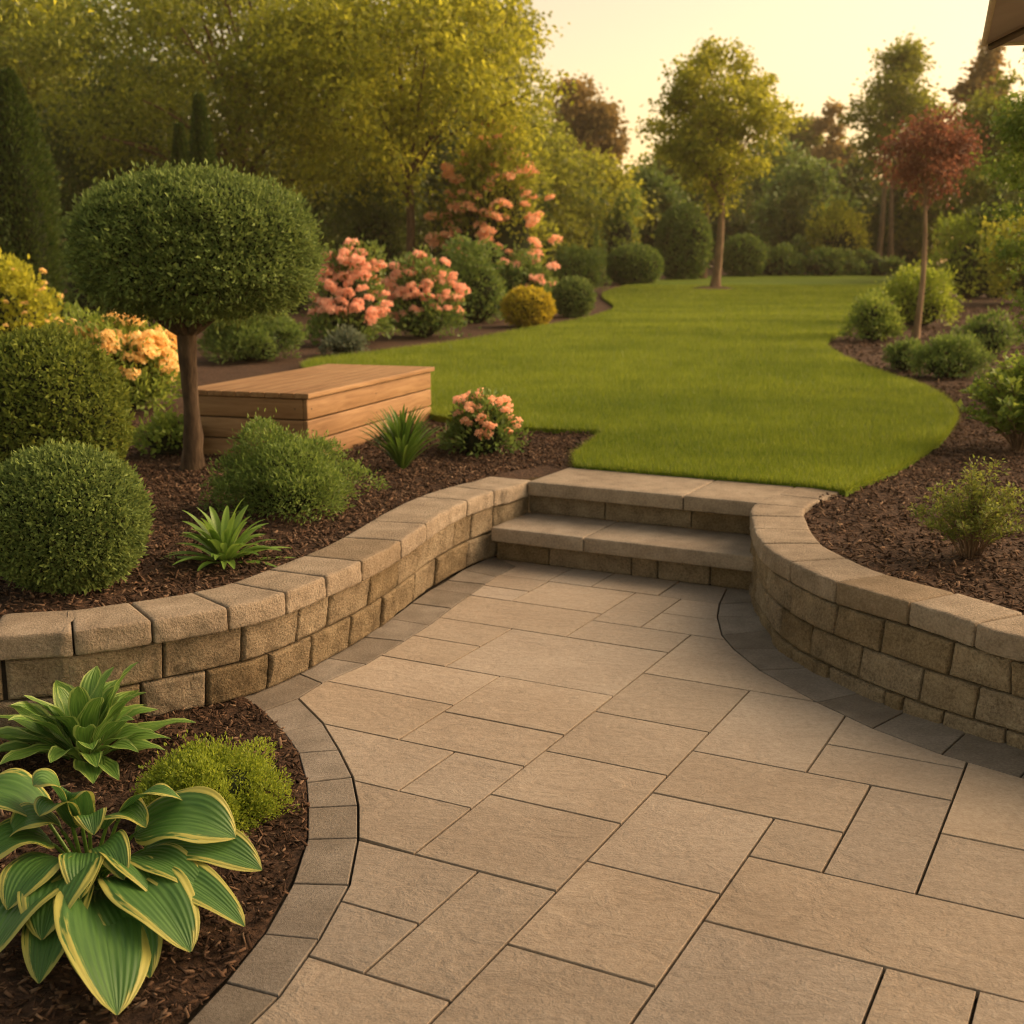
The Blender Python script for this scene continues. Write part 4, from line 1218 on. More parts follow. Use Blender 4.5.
def ribbon(p0, p1, p2, wid, nseg=10, fold=.35, wave=0.0, prof=None, nc=2):
    """strap leaf along a bezier; returns V, F, uv"""
    t = np.linspace(0, 1, nseg)
    c = bez(p0, p1, p2, nseg)
    T = np.gradient(c, axis=0); T /= np.linalg.norm(T, axis=1)[:, None] + 1e-9
    out = np.asarray(p2) - np.asarray(p0); hz = np.array([out[0], out[1], 0.0]); hz /= np.linalg.norm(hz) + 1e-9
    side = np.array([hz[1], -hz[0], 0.0])
    w = wid / 2 * (prof(t) if prof else np.sin(np.pi * np.clip(t * .88 + .1, 0, 1)) ** .7)
    V, uv = [], []
    cols = np.linspace(-1, 1, 2 * nc + 1)
    ph = rng.uniform(0, 6)
    for i in range(nseg):
        up = np.cross(side, T[i]); up = up if up[2] > 0 else -up
        for a in cols:
            V.append(c[i] + side * w[i] * a + up * (abs(a) * fold * w[i] + wave * w[i] * abs(a) * math.sin(t[i] * 13 + ph + (1.7 if a > 0 else 0))))
            uv.append((a * .5 + .5, t[i]))
    m = len(cols)
    i, j = np.meshgrid(np.arange(nseg - 1), np.arange(m - 1), indexing='ij')
    Fq = np.stack([i * m + j, i * m + j + 1, (i + 1) * m + j + 1, (i + 1) * m + j], -1).reshape(-1, 4)
    return np.array(V), Fq, np.array(uv)

def strap_plant(name, loc, n, L, wid, label, cat, m, elev=(20, 80), droop=.5, wave=0, fold=.35, tone=(.3, .9), uvmode=False, prof=None):
    t_ = thing(name, loc, label, cat)
    Vs, Fs, us, ts, k = [], [], [], [], 0
    for i in range(n):
        a = i * 2.399 + rng.uniform(-.4, .4); f = (i + .5) / n
        el = rad(elev[0] + (elev[1] - elev[0]) * f + rng.uniform(-8, 8)); ll = L * rng.uniform(.75, 1.12)
        h = np.array([math.cos(a), math.sin(a), 0])
        b = h * .015 * rng.random() + np.array([0, 0, -.01])
        mid = b + h * ll * .5 * math.cos(el) + np.array([0, 0, ll * .62 * math.sin(el) + .02])
        e = b + h * ll * (.62 + .38 * math.cos(el)) * (math.cos(el) * .6 + .4) + np.array([0, 0, max(.015, ll * math.sin(el) * (1 - droop * (1.1 - f)))])
        V, Fq, uv = ribbon(b, mid, e, wid * rng.uniform(.75, 1.2), 11, fold, wave, prof)
        Vs.append(V); Fs.append(Fq + k); us.append(uv); ts.append(np.full(len(V), rng.uniform(*tone))); k += len(V)
    me = mesh_np('leaves', np.concatenate(Vs), np.concatenate(Fs), m, True, np.concatenate(ts), np.concatenate(us))
    link('leaves', me, t_)
    cr_n = Geo()
    for q in range(5): cr_n.add(*tube([(.008 * math.cos(q * 1.3), .008 * math.sin(q * 1.3), -.03), (.012 * math.cos(q * 1.3), .012 * math.sin(q * 1.3), L * .12)], [wid * .3, wid * .12], 6))
    cr_n.obj('stem', M['stem'], t_, True)
    return t_

pl = P(222, 566, TOP - .02); m4 = mpp(pl[1])
strap_plant('daylily_clump', (pl[0], pl[1] + .05, TOP - .02), 64, 70 * m4, .036, 'fresh green strap leaved clump in the mulch just behind the left wall', 'plant', M['strap'], (8, 78), .5)
pg = P(402, 470, TOP - .02); m5 = mpp(pg[1])
strap_plant('grass_clump', (pg[0], pg[1] + .05, TOP - .02), 150, 66 * m5, .021, 'upright grassy tuft in front of the wooden platform right corner', 'plant', M['blade'], (42, 94), .2, tone=(.1, .9))
ph_ = P(83, 762, 0)
hosta_prof = lambda t: np.where(t < .25, .16 + .2 * t, np.sin(np.pi * np.clip((t - .2) / .8, 0, 1)) ** .75 * (1.08 - .25 * t)).clip(.04, 1.1)
strap_plant('small_hosta', (ph_[0], ph_[1] + .02, -0.005), 46, .36, .088, 'narrow leaved pale edged green hosta between left wall and lime mound', 'plant', M['hosta_small'], (14, 76), .55, .22, .3, prof=hosta_prof)

def hosta():
    c0 = P(92, 884, 0.02)
    t_ = thing('large_hosta', (c0[0], c0[1], 0.0), 'large hosta with broad ribbed green leaves and yellow margins at bottom left', 'plant')
    q = lambda x, y: (x * .375, 640 + y * .375)
    # tip seen at, tip height, blade width (m), how high the midrib arches
    leaves = [((88, 388), .33, .125, .30), ((104, 470), .27, .085, .26), ((486, 428), .25, .085, .24), ((628, 528), .17, .125, .26), ((698, 614), .10, .095, .20),
              ((652, 764), .055, .09, .19), ((508, 832), .06, .125, .24), ((312, 1000), .03, .145, .17), ((112, 800), .09, .125, .25), ((104, 916), .03, .10, .16),
              ((-40, 862), .05, .13, .20), ((-70, 610), .16, .115, .25), ((-110, 430), .24, .15, .30), ((330, 640), .15, .06, .20), ((250, 520), .22, .055, .24), ((215, 690), .14, .07, .18), ((430, 700), .10, .09, .19), ((20, 720), .12, .10, .20), ((180, 430), .28, .085, .27), ((560, 690), .09, .085, .2), ((250, 930), .03, .11, .17), ((400, 900), .03, .10, .17), ((0, 790), .06, .11, .2), ((390, 500), .2, .1, .24), ((20, 530), .2, .1, .26)]
    Vs, Fs, us, k = [], [], [], 0
    stem_g = Geo()
    for (tx, ty), tz, w, arch in leaves:
        tip = P(*q(tx, ty), tz) - np.array([c0[0], c0[1], 0])
        dr = tip * np.array([1, 1, 0]); dr /= np.linalg.norm(dr)
        g0 = np.array([rng.normal(0, .008), rng.normal(0, .008), .0])
        b = dr * np.linalg.norm(tip[:2]) * .30 + np.array([0, 0, min(.19, .07 + tz * .55)])
        mid = b * .5 + tip * .5; mid[2] = (b[2] + tip[2]) / 2 + .028 + .10 * arch
        ctrl = 2 * (mid - .25 * b - .25 * tip)
        full = bez(b, ctrl, tip, 40)
        s0 = 1
        ctr = full[s0:]
        stem_g.add(*tube(np.vstack([g0, g0 * .5 + b * .5 + np.array([0, 0, .01]), full[:s0 + 2]]), np.linspace(.006, .0035, s0 + 4), 7))
        nseg, nc = 22, 15
        idx = np.linspace(0, len(ctr) - 1, nseg); ctr = np.array([[np.interp(i, np.arange(len(ctr)), ctr[:, a]) for a in range(3)] for i in idx])
        T = np.gradient(ctr, axis=0); T /= np.linalg.norm(T, axis=1)[:, None]
        hz = np.array([tip[0] - b[0], tip[1] - b[1], 0]); hz /= np.linalg.norm(hz)
        side0 = np.array([hz[1], -hz[0], 0]); roll = rng.normal(0, .18)
        ph = rng.uniform(0, 6)
        for i in range(nseg):
            t = i / (nseg - 1)
            wi = 1.78 * w / 2 * max(.03, (max(t, .002) ** .52) * (1 - t) ** .68 / .492)
            up = np.cross(side0, T[i]); up = up if up[2] > 0 else -up
            up /= np.linalg.norm(up) + 1e-9
            sd = side0 * math.cos(roll) + up * math.sin(roll)
            for j in range(nc):
                a = -1 + 2 * j / (nc - 1)
                cup = .30 * abs(a) ** 1.4 - .16 * abs(a) ** 4
                rib = .005 * math.sin(abs(a) * 21) * (1 - abs(a)) * .35
                wv = .10 * abs(a) ** 2.5 * math.sin(t * 9 + ph + (2 if a > 0 else 0))
                Vs.append(ctr[i] + sd * wi * a + up * (wi * (cup + wv) + rib))
                us.append((a * .5 + .5, t))
        ii, jj = np.meshgrid(np.arange(nseg - 1), np.arange(nc - 1), indexing='ij')
        Fs.append(k + np.stack([ii * nc + jj, ii * nc + jj + 1, (ii + 1) * nc + jj + 1, (ii + 1) * nc + jj], -1).reshape(-1, 4)); k += nseg * nc
    for i, fq in enumerate(Fs):
        n0 = fq.min()
        seg = slice(n0, n0 + 22 * 15)
        me = mesh_np('leaf', np.array(Vs[seg]), fq - n0, M['hosta'], True, None, np.array(us[seg]))
        link('leaf', me, t_)
    stem_g.obj('stem', M['strap'], t_, True)
hosta()

# right bed plants
def open_shrub(name, box, label, matname, nst, leaf, n_per, cat='shrub', back=.3, r0=.006, spread=1.0, dist=None, leafasp=.55):
    p, w, h = place_box(*box, back=back, dist=dist)
    leaf = max(leaf, 2.6 * mpp(p[1]))
    t_ = thing(name, p, label, cat)
    ge = Geo(); pos, ax = [], []
    for k in range(nst):
        a = rng.uniform(0, 2 * np.pi); rr = math.sqrt(rng.random()) * .5 * w * spread
        e = np.array([math.cos(a) * rr, math.sin(a) * rr, h * rng.uniform(.62, 1.0) * (1 - .35 * (rr / (w * .5)) ** 2)])
        b = np.array([math.cos(a), math.sin(a), 0]) * .04 * rng.random()
        pts = bez(b, (b + e) / 2 + np.array([-math.cos(a) * .1 * w, -math.sin(a) * .1 * w, h * .12]), e, 12)
        ge.add(*tube(pts, np.linspace(r0, r0 * .3, 12), 5))
        for q in range(n_per):
            f = rng.uniform(.22, 1.0) ** .8; i = f * 11; pt = np.array([np.interp(i, np.arange(12), pts[:, c]) for c in range(3)])
            d = rdir(1)[0]; d[2] = abs(d[2]) * .8
            # short side twigs
            L = rng.uniform(.0, .16) * w * (1.1 - f * .6)
            pos.append(pt + d * L); ax.append(d + np.array([0, 0, .3]))
            if q % 5 == 0 and L > .02:
                ge.add(*tube([pt, pt + d * L], [r0 * .35, r0 * .2], 4))
    pos, ax = np.array(pos), np.array(ax); n = len(pos)
    pos[:, 2] = np.maximum(pos[:, 2], .02)
    L = leaf * rng.uniform(.6, 1.3, n)
    tone = .5 + .25 * noise_arr(pos, 5) + rng.normal(0, .18, n)
    V, Fq, tn = leaf_arrays(pos, ax + rdir(n) * .5, rdir(n) * .5 + np.array([0, 0, .9]), L, L * leafasp, tone)
    Geo().add(V, Fq, tn).obj('foliage', M[matname], t_)
    ge.obj('stem', M['bark'], t_, True)
    return t_

open_shrub('twiggy_shrub', (914, 446, 1026, 559), 'open twiggy light green shrub in the mulch just behind the right wall', 'twiggy', 60, .019, 80, r0=.0028, back=.2, spread=1.35)
open_shrub('leafy_shrub', (962, 340, 1075, 452), 'broad leafy bush on dark stems at the right edge behind the twiggy shrub', 'bright', 50, .05, 80, r0=.006, leafasp=.7, back=.2, spread=1.3)
shrub('low_shrub', (912, 336, 985, 378), 'mound', 'mid', 'wide dark green low shrub in the right bed in front of the red tree', leaf=.04, dens=2.8, ns=22, aspect=.4)
shrub('low_shrub', (884, 340, 925, 370), 'mound', 'mid', 'smaller dull green low shrub left of the wide one near the red tree', leaf=.04, dens=2.4, ns=12, aspect=.4)
shrub('low_shrub', (955, 312, 1018, 352), 'mound', 'mid', 'loose green shrub in the right bed between red tree and right edge', leaf=.06, dens=1.8, ns=14)
shrub('rounded_shrub', (846, 292, 900, 340), 'mound', 'bright', 'green shrub with yellow tinted top at the tip of the right bed', leaf=.05, dens=2.6, ns=18)
shrub('variegated_shrub', (880, 268, 955, 326), 'mound', 'lime', 'pale yellow green leafy shrub behind the thin red tree trunk', leaf=.06, dens=2.2, ns=18)
shrub('large_shrub', (930, 216, 1010, 298), 'mound', 'lime', 'large loose green bush behind the pale shrub at right', leaf=.08, dens=2.0, ns=20)
shrub('large_shrub', (985, 200, 1090, 305), 'mound', 'yellowgreen', 'large yellow green bush cut by the right edge of the picture', leaf=.08, dens=2.0, ns=20)

# ------------------------------------------------------------------ trees
def tree(name, px, dist, top_px, hw_px, label, matname, base_px=None, trunk_px=None, crown_from=.35, nclump=60, nleaf=9000, leaf_px=4.0, clump=.16, bark='bark', cat='tree', group=None, shape='egg', trunks=1, lean=0.0, leafmin=.05, dense_core=False, fork=.5, limb_n=14, spread_y=1.0, trunk_x=None):
    Y = dist
    x = D(px, 262, Y)[0]; z0 = float(gz(Y)) - .05
    H_ = D(px, top_px, Y)[2] - z0; m_ = mpp(Y); R_ = hw_px * m_
    t_ = thing(name, (x, Y, z0), label, cat, group)
    zc0 = H_ * crown_from
    hC = H_ - zc0
    # clump centres
    n = nclump
    d = rdir(n); rr = rng.random(n) ** .42
    u = d * rr[:, None]
    if shape == 'egg':
        zz = u[:, 2]; wid = np.where(zz > 0, np.sqrt(np.clip(1 - (zz * .55) ** 2, 0, 1)) * (1 - .38 * zz), 1 + .12 * zz)
        u[:, 0] *= wid; u[:, 1] *= wid
    elif shape == 'cone':
        zz = (u[:, 2] + 1) / 2; u[:, 0] *= (1.15 - zz); u[:, 1] *= (1.15 - zz)
    elif shape == 'vase':
        zz = (u[:, 2] + 1) / 2; u[:, 0] *= (.55 + .55 * zz); u[:, 1] *= (.55 + .55 * zz)
    cr_ = clump * R_ * 2 * .5
    C = np.column_stack([u[:, 0] * (R_ - cr_ * .4), u[:, 1] * (R_ - cr_ * .4) * spread_y, zc0 + hC / 2 + u[:, 2] * (hC / 2 - cr_ * .4)])
    cs = rng.uniform(.65, 1.35, n) * cr_
    pick = rng.choice(n, nleaf, p=cs ** 2 / (cs ** 2).sum())
    g = rng.normal(0, .55, (nleaf, 3)); g[:, 2] *= .72
    p = C[pick] + g * cs[pick][:, None]
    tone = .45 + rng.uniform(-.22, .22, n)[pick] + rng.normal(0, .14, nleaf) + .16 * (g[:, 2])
    leaf = max(leafmin, leaf_px * m_); L = leaf * rng.uniform(.6, 1.35, nleaf)
    ax = rdir(nleaf) + np.array([0, 0, -.25]) + .5 * g
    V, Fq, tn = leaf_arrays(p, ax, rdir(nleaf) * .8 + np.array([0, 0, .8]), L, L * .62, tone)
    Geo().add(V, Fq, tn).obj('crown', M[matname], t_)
    # trunk(s) and limbs
    tr_px = trunk_px if trunk_px else max(3.0, hw_px * .09)
    r0 = tr_px * m_ / 2
    gt = Geo()
    for k in range(trunks):
        off = np.array([(k - (trunks - 1) / 2) * r0 * 4.2, .2 * k, 0]) if trunks > 1 else np.zeros(3)
        topz = zc0 + hC * .72
        kk = np.linspace(0, 1, 16)
        wob = np.column_stack([lean * R_ * kk ** 1.6 + r0 * .8 * np.sin(kk * 5 + k * 2), r0 * .7 * np.sin(kk * 4 + 2 + k), np.zeros(16)])
        pts = off + np.column_stack([np.zeros(16), np.zeros(16), np.linspace(0, topz, 16)]) + wob
        gt.add(*tube(pts, r0 * (1 - kk * .78) + r0 * .5 * np.exp(-kk * 22), 10))
        order = rng.permutation(n)[:limb_n // trunks]
        for c in order:
            z_at = zc0 * .92 + (C[c][2] - zc0) * rng.uniform(.15, .75); z_at = min(max(z_at, zc0 * .9), topz * .95); i = z_at / topz * 15
            b = np.array([np.interp(i, np.arange(16), pts[:, a]) for a in range(3)]); rb = np.interp(i, np.arange(16), r0 * (1 - kk * .78)) * .42
            mid = (b + C[c]) / 2 + np.array([0, 0, .06 * hC])
            gt.add(*tube(bez(b, mid, C[c], 8), np.linspace(rb, rb * .25, 8), 6))
    gt.obj('trunk', M[bark], t_, True)
    return t_

TB = 'background trees behind the beds'
# the specimen trees on and beside the lawn
gl = G(713, 290)
tree('lawn_tree', 716, gl[1], 34, 76, 'young yellow green tree standing on the lawn in a small mulch ring', 'yellowgreen', trunk_px=9, crown_from=.33, nclump=140, nleaf=17000, leaf_px=4.6, clump=.15, bark='bark_pale', shape='egg', limb_n=34)
ring = np.array([[math.cos(a), math.sin(a)] for a in np.linspace(0, 2 * np.pi, 28, endpoint=False)])
rr_ = 27 * mpp(gl[1])
Vr = [np.array([gl[0], gl[1], float(gz(gl[1])) + .09])] + [np.array([gl[0] + c[0] * rr_ * s, gl[1] + c[1] * rr_ * s * 1.2, float(gz(gl[1] + c[1] * rr_ * s * 1.2)) + z]) for s, z in ((.5, .085), (1.0, .02)) for c in ring]
Fr = [np.array([(0, 1 + i, 1 + (i + 1) % 28) for i in range(28)]), np.array([(1 + i, 29 + i, 29 + (i + 1) % 28, 1 + (i + 1) % 28) for i in range(28)])]
props(link('mulch_ring', mesh_np('mulch_ring', np.array(Vr), Fr, M['soil'])), kind='structure')
tree('slim_tree', 703, gl[1] + 9, 95, 34, 'slim shaded tree seen just behind the trunk of the lawn tree', 'olive', trunk_px=7, crown_from=.42, nclump=40, nleaf=5000, group=TB)
gr = G(925, 338)
tree('copper_tree', 921, gr[1], 102, 54, 'small tree with copper red leaves on a thin pale trunk in the right bed', 'red', trunk_px=7, crown_from=.58, nclump=46, nleaf=5200, leaf_px=4.2, clump=.26, bark='bark_pale', shape='egg', limb_n=26, lean=.0)
tree('tall_twin_tree', 884, 48.5, 26, 50, 'tall brownish tree with twin pale trunks behind the right bed', 'olive', trunk_px=6, crown_from=.36, nclump=90, nleaf=11000, leaf_px=4.2, clump=.22, bark='bark_pale', trunks=2, group=TB, limb_n=20)
tree('multi_stem_tree', 407, 25, -75, 165, 'broad yellow green tree with a slim trunk behind the salmon hydrangeas', 'yellowgreen', trunk_px=11, crown_from=.27, nclump=170, nleaf=32000, leaf_px=5.6, clump=.13, bark='bark', group=TB, limb_n=22)
tree('large_old_tree', 222, 27, -110, 185, 'large olive tree with dark forking limbs behind the topiary crown', 'olive', trunk_px=20, crown_from=.22, nclump=150, nleaf=26000, leaf_px=5.6, clump=.14, group=TB, lean=.35, limb_n=24)
tree('overhanging_tree', -120, 9.5, -420, 270, 'big leaved tree overhanging the top left corner of the picture', 'yellowgreen', trunk_px=40, crown_from=.45, nclump=110, nleaf=12000, leaf_px=9, clump=.2, limb_n=20)
tree('leafy_edge_tree', 1060, 11, -20, 84, 'light green small leaved tree at the right edge under the parasol', 'bright', trunk_px=12, crown_from=.12, nclump=120, nleaf=15000, leaf_px=4.5, clump=.16, limb_n=24)

spec = [ # px, dist, top, hw, mat, crown_from, label, shape
 (30, 33, -60, 120, 'olive', .2, 'tall olive tree at the left edge behind the conifer column', 'egg'),
 (75, 38, -70, 100, 'mid', .03, 'tall green tree filling the space between conifer column and old tree', 'egg'),
 (175, 40, -10, 90, 'dark', .03, 'tall dark tree behind the limbs of the old olive tree', 'egg'),
 (330, 42, -60, 95, 'olive', .05, 'tall olive tree between the old tree and the broad yellow green one', 'egg'),
 (440, 44, -10, 85, 'mid', .05, 'tall green tree behind the broad yellow green crown', 'egg'),
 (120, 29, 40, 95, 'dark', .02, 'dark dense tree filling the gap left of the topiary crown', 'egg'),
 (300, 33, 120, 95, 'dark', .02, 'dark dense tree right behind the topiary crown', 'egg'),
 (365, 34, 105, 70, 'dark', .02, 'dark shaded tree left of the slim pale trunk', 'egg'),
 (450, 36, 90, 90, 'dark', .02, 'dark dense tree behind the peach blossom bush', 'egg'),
 (530, 40, 110, 80, 'olive', .05, 'olive leafy tree right of the peach blossom bush', 'egg'),
 (490, 52, -20, 75, 'olive', .2, 'tall thin olive tree whose upper leaves reach the open sky', 'egg'),
 (585, 62, 44, 42, 'brown', .1, 'distant brownish round topped tree against the open sky', 'egg'),
 (590, 46, 150, 60, 'yellowgreen', .03, 'yellow green bushy tree below the brownish distant tree', 'egg'),
 (640, 50, 165, 52, 'mid', .03, 'green bushy tree left of the lawn tree', 'egg'),
 (690, 60, 128, 62, 'olive', .05, 'dull olive tree directly behind the lawn tree crown', 'egg'),
 (760, 62, 140, 60, 'mid', .03, 'mid green tree right behind the lawn tree', 'egg'),
 (800, 54, 158, 52, 'mid', .02, 'rounded green tree above the golden bush', 'egg'),
 (850, 56, 160, 50, 'dark', .02, 'shaded green tree left of the twin trunks', 'egg'),
 (825, 80, 100, 26, 'brown', .1, 'hazy narrow tree far off in the notch of the skyline', 'egg'),
 (795, 82, 112, 34, 'olive', .1, 'hazy low tree far off right of the lawn tree', 'egg'),
 (935, 50, 100, 48, 'olive', .03, 'olive tree behind the copper red crown', 'egg'),
 (985, 40, 66, 62, 'olive', .03, 'broad olive tree under the parasol corner', 'egg'),
 (968, 60, 18, 30, 'brown', .15, 'thin tall tree top glowing beside the parasol corner', 'egg'),
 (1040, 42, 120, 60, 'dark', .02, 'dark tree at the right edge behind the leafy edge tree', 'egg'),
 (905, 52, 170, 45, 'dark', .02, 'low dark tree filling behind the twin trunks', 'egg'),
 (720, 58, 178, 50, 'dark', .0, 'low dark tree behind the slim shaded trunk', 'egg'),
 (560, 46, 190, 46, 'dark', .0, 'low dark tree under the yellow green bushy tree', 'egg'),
]
for (px, d_, tp_, hw, mm, cf, lab, sh) in spec:
    tree('background_tree', px, d_, tp_, hw, lab, mm, crown_from=cf, nclump=int(55 + hw * .5), nleaf=int(6500 + hw * 90), leaf_px=5.6, clump=.24, group=TB, limb_n=10)

# the wood beyond the garden, left and right of the view, read as one mass
gw = Geo()
for px_, d_ in ((-520, 30), (-400, 34), (-290, 30), (-200, 36), (-120, 40), (1140, 46), (1240, 40), (1340, 36), (1470, 34)):
    cx_ = D(px_, 262, d_)[0]; m_w = mpp(d_); Rw = 95 * m_w; Hw = 8.0
    nl = 8000; dd_w = rdir(60); cc = np.column_stack([cx_ + dd_w[:, 0] * Rw * .8, d_ + dd_w[:, 1] * Rw * .8, float(gz(d_)) + Hw * .5 + dd_w[:, 2] * Hw * .42])
    pk = rng.integers(0, 60, nl); gg = rng.normal(0, .5, (nl, 3)); pp = cc[pk] + gg * Rw * .3; pp[:, 2] = np.maximum(pp[:, 2], float(gz(d_)))
    gw.add(*leaf_arrays(pp, rdir(nl), rdir(nl) + np.array([0, 0, .7]), 6 * m_w * rng.uniform(.6, 1.3, nl), 3.6 * m_w, .45 + rng.uniform(-.2, .2, 60)[pk] + rng.normal(0, .13, nl)))
    gw.add(*tube([(cx_, d_, float(gz(d_)) - .1), (cx_, d_, float(gz(d_)) + Hw * .6)], [.22, .08], 8), .05)
props(gw.obj('far_woodland', M['olive']), kind='stuff')

# conifers
def conifer(px, dist, top, hw, label):
    x = D(px, 262, dist)[0]; z0 = float(gz(dist)) - .05; H_ = D(px, top, dist)[2] - z0; m_ = mpp(dist); R_ = hw * m_
    t_ = thing('conifer_column', (x, dist, z0), label, 'tree', 'narrow conifers in the left bed')
    n = 15000
    zt = rng.random(n) ** .9; a = rng.uniform(0, 2 * np.pi, n)
    prof = np.minimum(1, (1 - zt) * 2.6) ** .7 * np.minimum(1, .75 + zt * 1.2)
    lob = 1 + .10 * np.sin(a * 5 + zt * 9) + .08 * rng.normal(size=n)
    r = R_ * prof * lob * (1 - np.abs(rng.normal(0, .12, n)))
    p = np.column_stack([np.cos(a) * r, np.sin(a) * r, zt * H_])
    d = np.column_stack([np.cos(a), np.sin(a), np.full(n, .9)])
    L = max(.07, 4 * m_) * rng.uniform(.7, 1.4, n)
    V, Fq, tn = leaf_arrays(p, d + rdir(n) * .5, rdir(n), L, L * .4, .45 + .22 * np.sin(a * 7 + zt * 20) + rng.normal(0, .15, n))
    Geo().add(V, Fq, tn).obj('foliage', M['conifer'], t_)
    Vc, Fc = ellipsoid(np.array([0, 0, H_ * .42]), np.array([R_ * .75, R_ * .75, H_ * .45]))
    Geo().add(Vc, Fc).obj('shade_core', M['core_leaf'], t_, True)
    Geo().add(*tube([(0, 0, 0), (0, 0, H_ * .8)], [R_ * .15, R_ * .04], 8)).obj('trunk', M['bark'], t_, True)
conifer(22, 17, 72, 34, 'tall dense conifer column rising at the left edge')
conifer(207, 20, 96, 12, 'slim dark conifer spire rising behind the topiary crown')
conifer(186, 20.5, 126, 9, 'shorter dark conifer spire left of the slim one')

# ------------------------------------------------------------------ middle distance shrubs
shrub('yellow_flower_shrub', (58, 312, 184, 412), 'mound', 'bright', 'yellow flowering bush behind the globe shrubs left of the topiary trunk', 'flowering bush', leaf=.06, dens=2.2, ns=26, aspect=.45, heads=96, head_mat='yellow', head_r=.07, back=.25, zmin_head=.25)
shrub('orange_leaf_shrub', (-40, 258, 60, 345), 'mound', 'yellowgreen', 'yellow orange tinted bush at the left edge under the conifer column', leaf=.07, dens=2.2, ns=24, heads=36, head_mat='yellow', head_r=.03, dist=12.5)
shrub('soft_green_shrub', (206, 312, 302, 362), 'mound', 'mid', 'soft green shrub right behind the wooden platform', leaf=.05, dens=2.8, ns=26, aspect=.35)
SH = 'salmon hydrangea bushes'
shrub('hydrangea_bush', (312, 246, 388, 345), 'mound', 'mid', 'salmon hydrangea bush nearest the wooden platform', 'flowering bush', leaf=.08, dens=2.2, ns=22, heads=80, head_mat='pink', head_r=.085, zmin_head=.15, group=SH)
shrub('hydrangea_bush', (382, 254, 463, 337), 'mound', 'mid', 'salmon hydrangea bush to the right of its larger twin', 'flowering bush', leaf=.08, dens=2.2, ns=22, heads=76, head_mat='pink', head_r=.085, zmin_head=.18, group=SH)
shrub('grey_leaf_plant', (322, 328, 366, 355), 'mound', 'silver', 'low grey green plant at the foot of the first hydrangea', 'plant', leaf=.06, dens=2.4, ns=12)
shrub('leafy_shrub', (442, 240, 512, 322), 'mound', 'mid', 'tall fresh green shrub right of the hydrangeas', leaf=.09, dens=2.2, ns=22)
shrub('sparse_flower_shrub', (490, 252, 562, 312), 'mound', 'mid', 'green shrub with a few salmon blooms above the golden ball', 'flowering bush', leaf=.09, dens=2.2, ns=18, heads=16, head_mat='pink', head_r=.12)
shrub('golden_ball', (502, 288, 554, 326), 'clipped', 'gold', 'small golden yellow ball shrub at the lawn edge', leaf=.07, dens=3.0, rough=.08)
shrub('green_ball', (552, 279, 594, 316), 'clipped', 'box', 'small green ball shrub right of the golden one', leaf=.07, dens=3.0, rough=.06)
shrub('mid_shrub', (548, 248, 606, 292), 'mound', 'mid', 'dull green shrub behind the small green ball', leaf=.09, dens=2.4, ns=16)
shrub('low_mound_shrub', (606, 246, 662, 284), 'clipped', 'mid', 'wide low clipped mound at the bend of the lawn edge', leaf=.09, dens=2.8)
shrub('clipped_dome', (656, 206, 709, 274), 'clipped', 'mid', 'tall clipped green dome left of the lawn tree trunk', dist=42, leaf=.1, dens=3.2, power=2.3, maxn=30000)
shrub('clipped_dome', (722, 236, 764, 272), 'clipped', 'mid', 'small clipped green dome right of the lawn tree trunk', dist=45, leaf=.1, dens=3.0)
shrub('golden_bush', (808, 204, 866, 264), 'mound', 'yellowgreen', 'loose golden green bush at the far end of the lawn', dist=48, leaf=.12, dens=2.2, ns=18)
for bx, lab, mm in (((752, 246, 800, 276), 'low dark spreading shrub right of the small dome', 'mid'), ((795, 250, 850, 275), 'low spreading shrub under the golden bush', 'mid'), ((846, 252, 906, 272), 'low spreading shrub at the foot of the twin trunks', 'mid'), ((783, 238, 815, 266), 'small upright green shrub left of the golden bush', 'mid')):
    shrub('spreading_shrub', bx, 'mound', mm, lab, dist=(48.5 if bx[0] == 783 else 46), leaf=.12, dens=2.4, ns=12, group='low shrubs at the far lawn edge')
shrub('blossom_bush', (436, 134, 553, 262), 'mound', 'olive', 'tall bush covered in peach blossoms behind the hydrangeas', 'flowering bush', leaf=.12, dens=1.8, ns=30, heads=84, head_mat='peach', head_r=.125, dist=25, zmin_head=.2)
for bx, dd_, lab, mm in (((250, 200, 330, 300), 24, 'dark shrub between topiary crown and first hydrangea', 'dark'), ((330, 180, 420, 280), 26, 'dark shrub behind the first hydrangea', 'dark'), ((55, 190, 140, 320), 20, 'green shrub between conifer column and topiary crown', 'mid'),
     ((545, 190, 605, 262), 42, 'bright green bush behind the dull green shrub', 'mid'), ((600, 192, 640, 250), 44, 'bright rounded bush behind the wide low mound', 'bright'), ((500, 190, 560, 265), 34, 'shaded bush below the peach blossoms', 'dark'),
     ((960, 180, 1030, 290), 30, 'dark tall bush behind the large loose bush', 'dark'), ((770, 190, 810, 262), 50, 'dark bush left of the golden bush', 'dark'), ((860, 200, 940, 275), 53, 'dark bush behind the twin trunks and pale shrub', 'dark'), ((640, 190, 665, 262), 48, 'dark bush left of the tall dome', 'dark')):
    shrub('backing_shrub', bx, 'mound', mm, lab, leaf=.1, dens=2.0, ns=18, dist=dd_, group='bushes filling the bed behind')

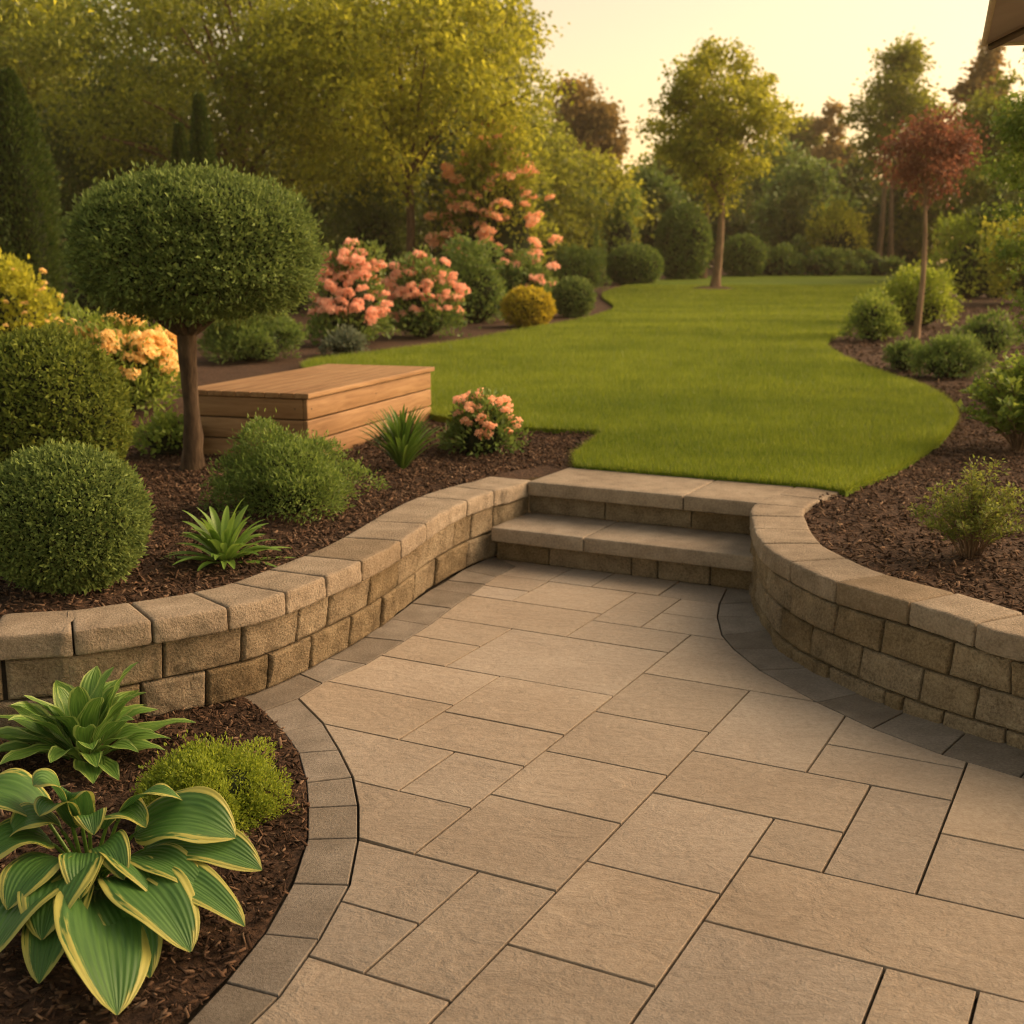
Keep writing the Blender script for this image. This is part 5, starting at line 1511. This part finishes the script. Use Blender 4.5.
# ------------------------------------------------------------------ parasol (its far left corner hangs into the frame)
zc_ = 2.36
rC = ray(984, 44); tC = (zc_ - CAM_H) / rC[2]; C0 = np.array([rC[0] * tC, rC[1] * tC])
a19 = math.atan((944 - 512) / math.hypot(F_PX, 250))
back_d = -np.array([math.sin(a19), math.cos(a19)]); right_d = np.array([math.cos(a19), -math.sin(a19)])
SZ = 2.5
cor = [C0, C0 + right_d * SZ, C0 + right_d * SZ + back_d * SZ, C0 + back_d * SZ]
ctr = sum(cor) / 4
par = thing('parasol', (ctr[0], ctr[1], 0.0), 'square taupe parasol whose corner shows in the top right of the picture', 'parasol')
apex = np.array([0, 0, zc_ + .42])
ge = Geo(); gh = Geo(); gr_ = Geo()
for k in range(4):
    a = np.array([*(cor[k] - ctr), zc_]); b = np.array([*(cor[(k + 1) % 4] - ctr), zc_])
    n1, n2 = 10, 12; V = []
    for i in range(n1 + 1):
        for j in range(n2 + 1):
            e = a + (b - a) * j / n2; q = e + (apex - e) * i / n1
            sag = -.05 * math.sin(math.pi * j / n2) * (1 - i / n1) * .5
            V.append(q + np.array([0, 0, sag]))
    V = np.array(V); idx = np.arange((n1 + 1) * (n2 + 1)).reshape(n1 + 1, n2 + 1)
    Fq = np.stack([idx[:-1, :-1], idx[:-1, 1:], idx[1:, 1:], idx[1:, :-1]], -1).reshape(-1, 4)
    ge.add(V, Fq); ge.add(V + np.array([0, 0, .004]), Fq[:, ::-1])
    gh.add(*tube(V[:n2 + 1] + np.array([0, 0, 0.002]), .009, 8))
    gr_.add(*tube([a + (apex - a) * .015 - np.array([0, 0, .02]), apex - np.array([0, 0, .04])], .011, 6))
ge.obj('canopy', M['fabric'], par, True); gh.obj('hem', M['hem'], par, True); gr_.obj('rib', M['pole'], par, True)
Geo().add(*tube([(0, 0, 0), (0, 0, zc_ + .46)], .026, 14)).obj('pole', M['pole'], par, True)
gb = Geo(); V, Fq, _ = rounded_box((.5, .5, .08), .02, (4, 4, 3)); gb.add(V + np.array([0, 0, .042]), Fq); gb.obj('base_plate', M['edging_stone'], par, True)

# ------------------------------------------------------------------ evening air
hz_m = bpy.data.materials.new('evening_haze'); hz_m.use_nodes = True
hn = hz_m.node_tree; hn.nodes.clear()
ho = hn.nodes.new('ShaderNodeOutputMaterial'); hv = hn.nodes.new('ShaderNodeVolumePrincipled')
hv.inputs['Color'].default_value = (1.0, 0.86, 0.62, 1)
hv.inputs['Density'].default_value = 0.0007
hv.inputs['Anisotropy'].default_value = 0.3
hn.links.new(hv.outputs[0], ho.inputs['Volume'])
bx = np.array([(x, y, z) for z in (-1.1, 24) for (x, y) in ((-70, -20), (70, -20), (70, 110), (-70, 110))], float)
props(link('haze', mesh_np('haze', bx, np.array([(0, 3, 2, 1), (4, 5, 6, 7), (0, 1, 5, 4), (1, 2, 6, 5), (2, 3, 7, 6), (3, 0, 4, 7)]), hz_m)), kind='stuff')
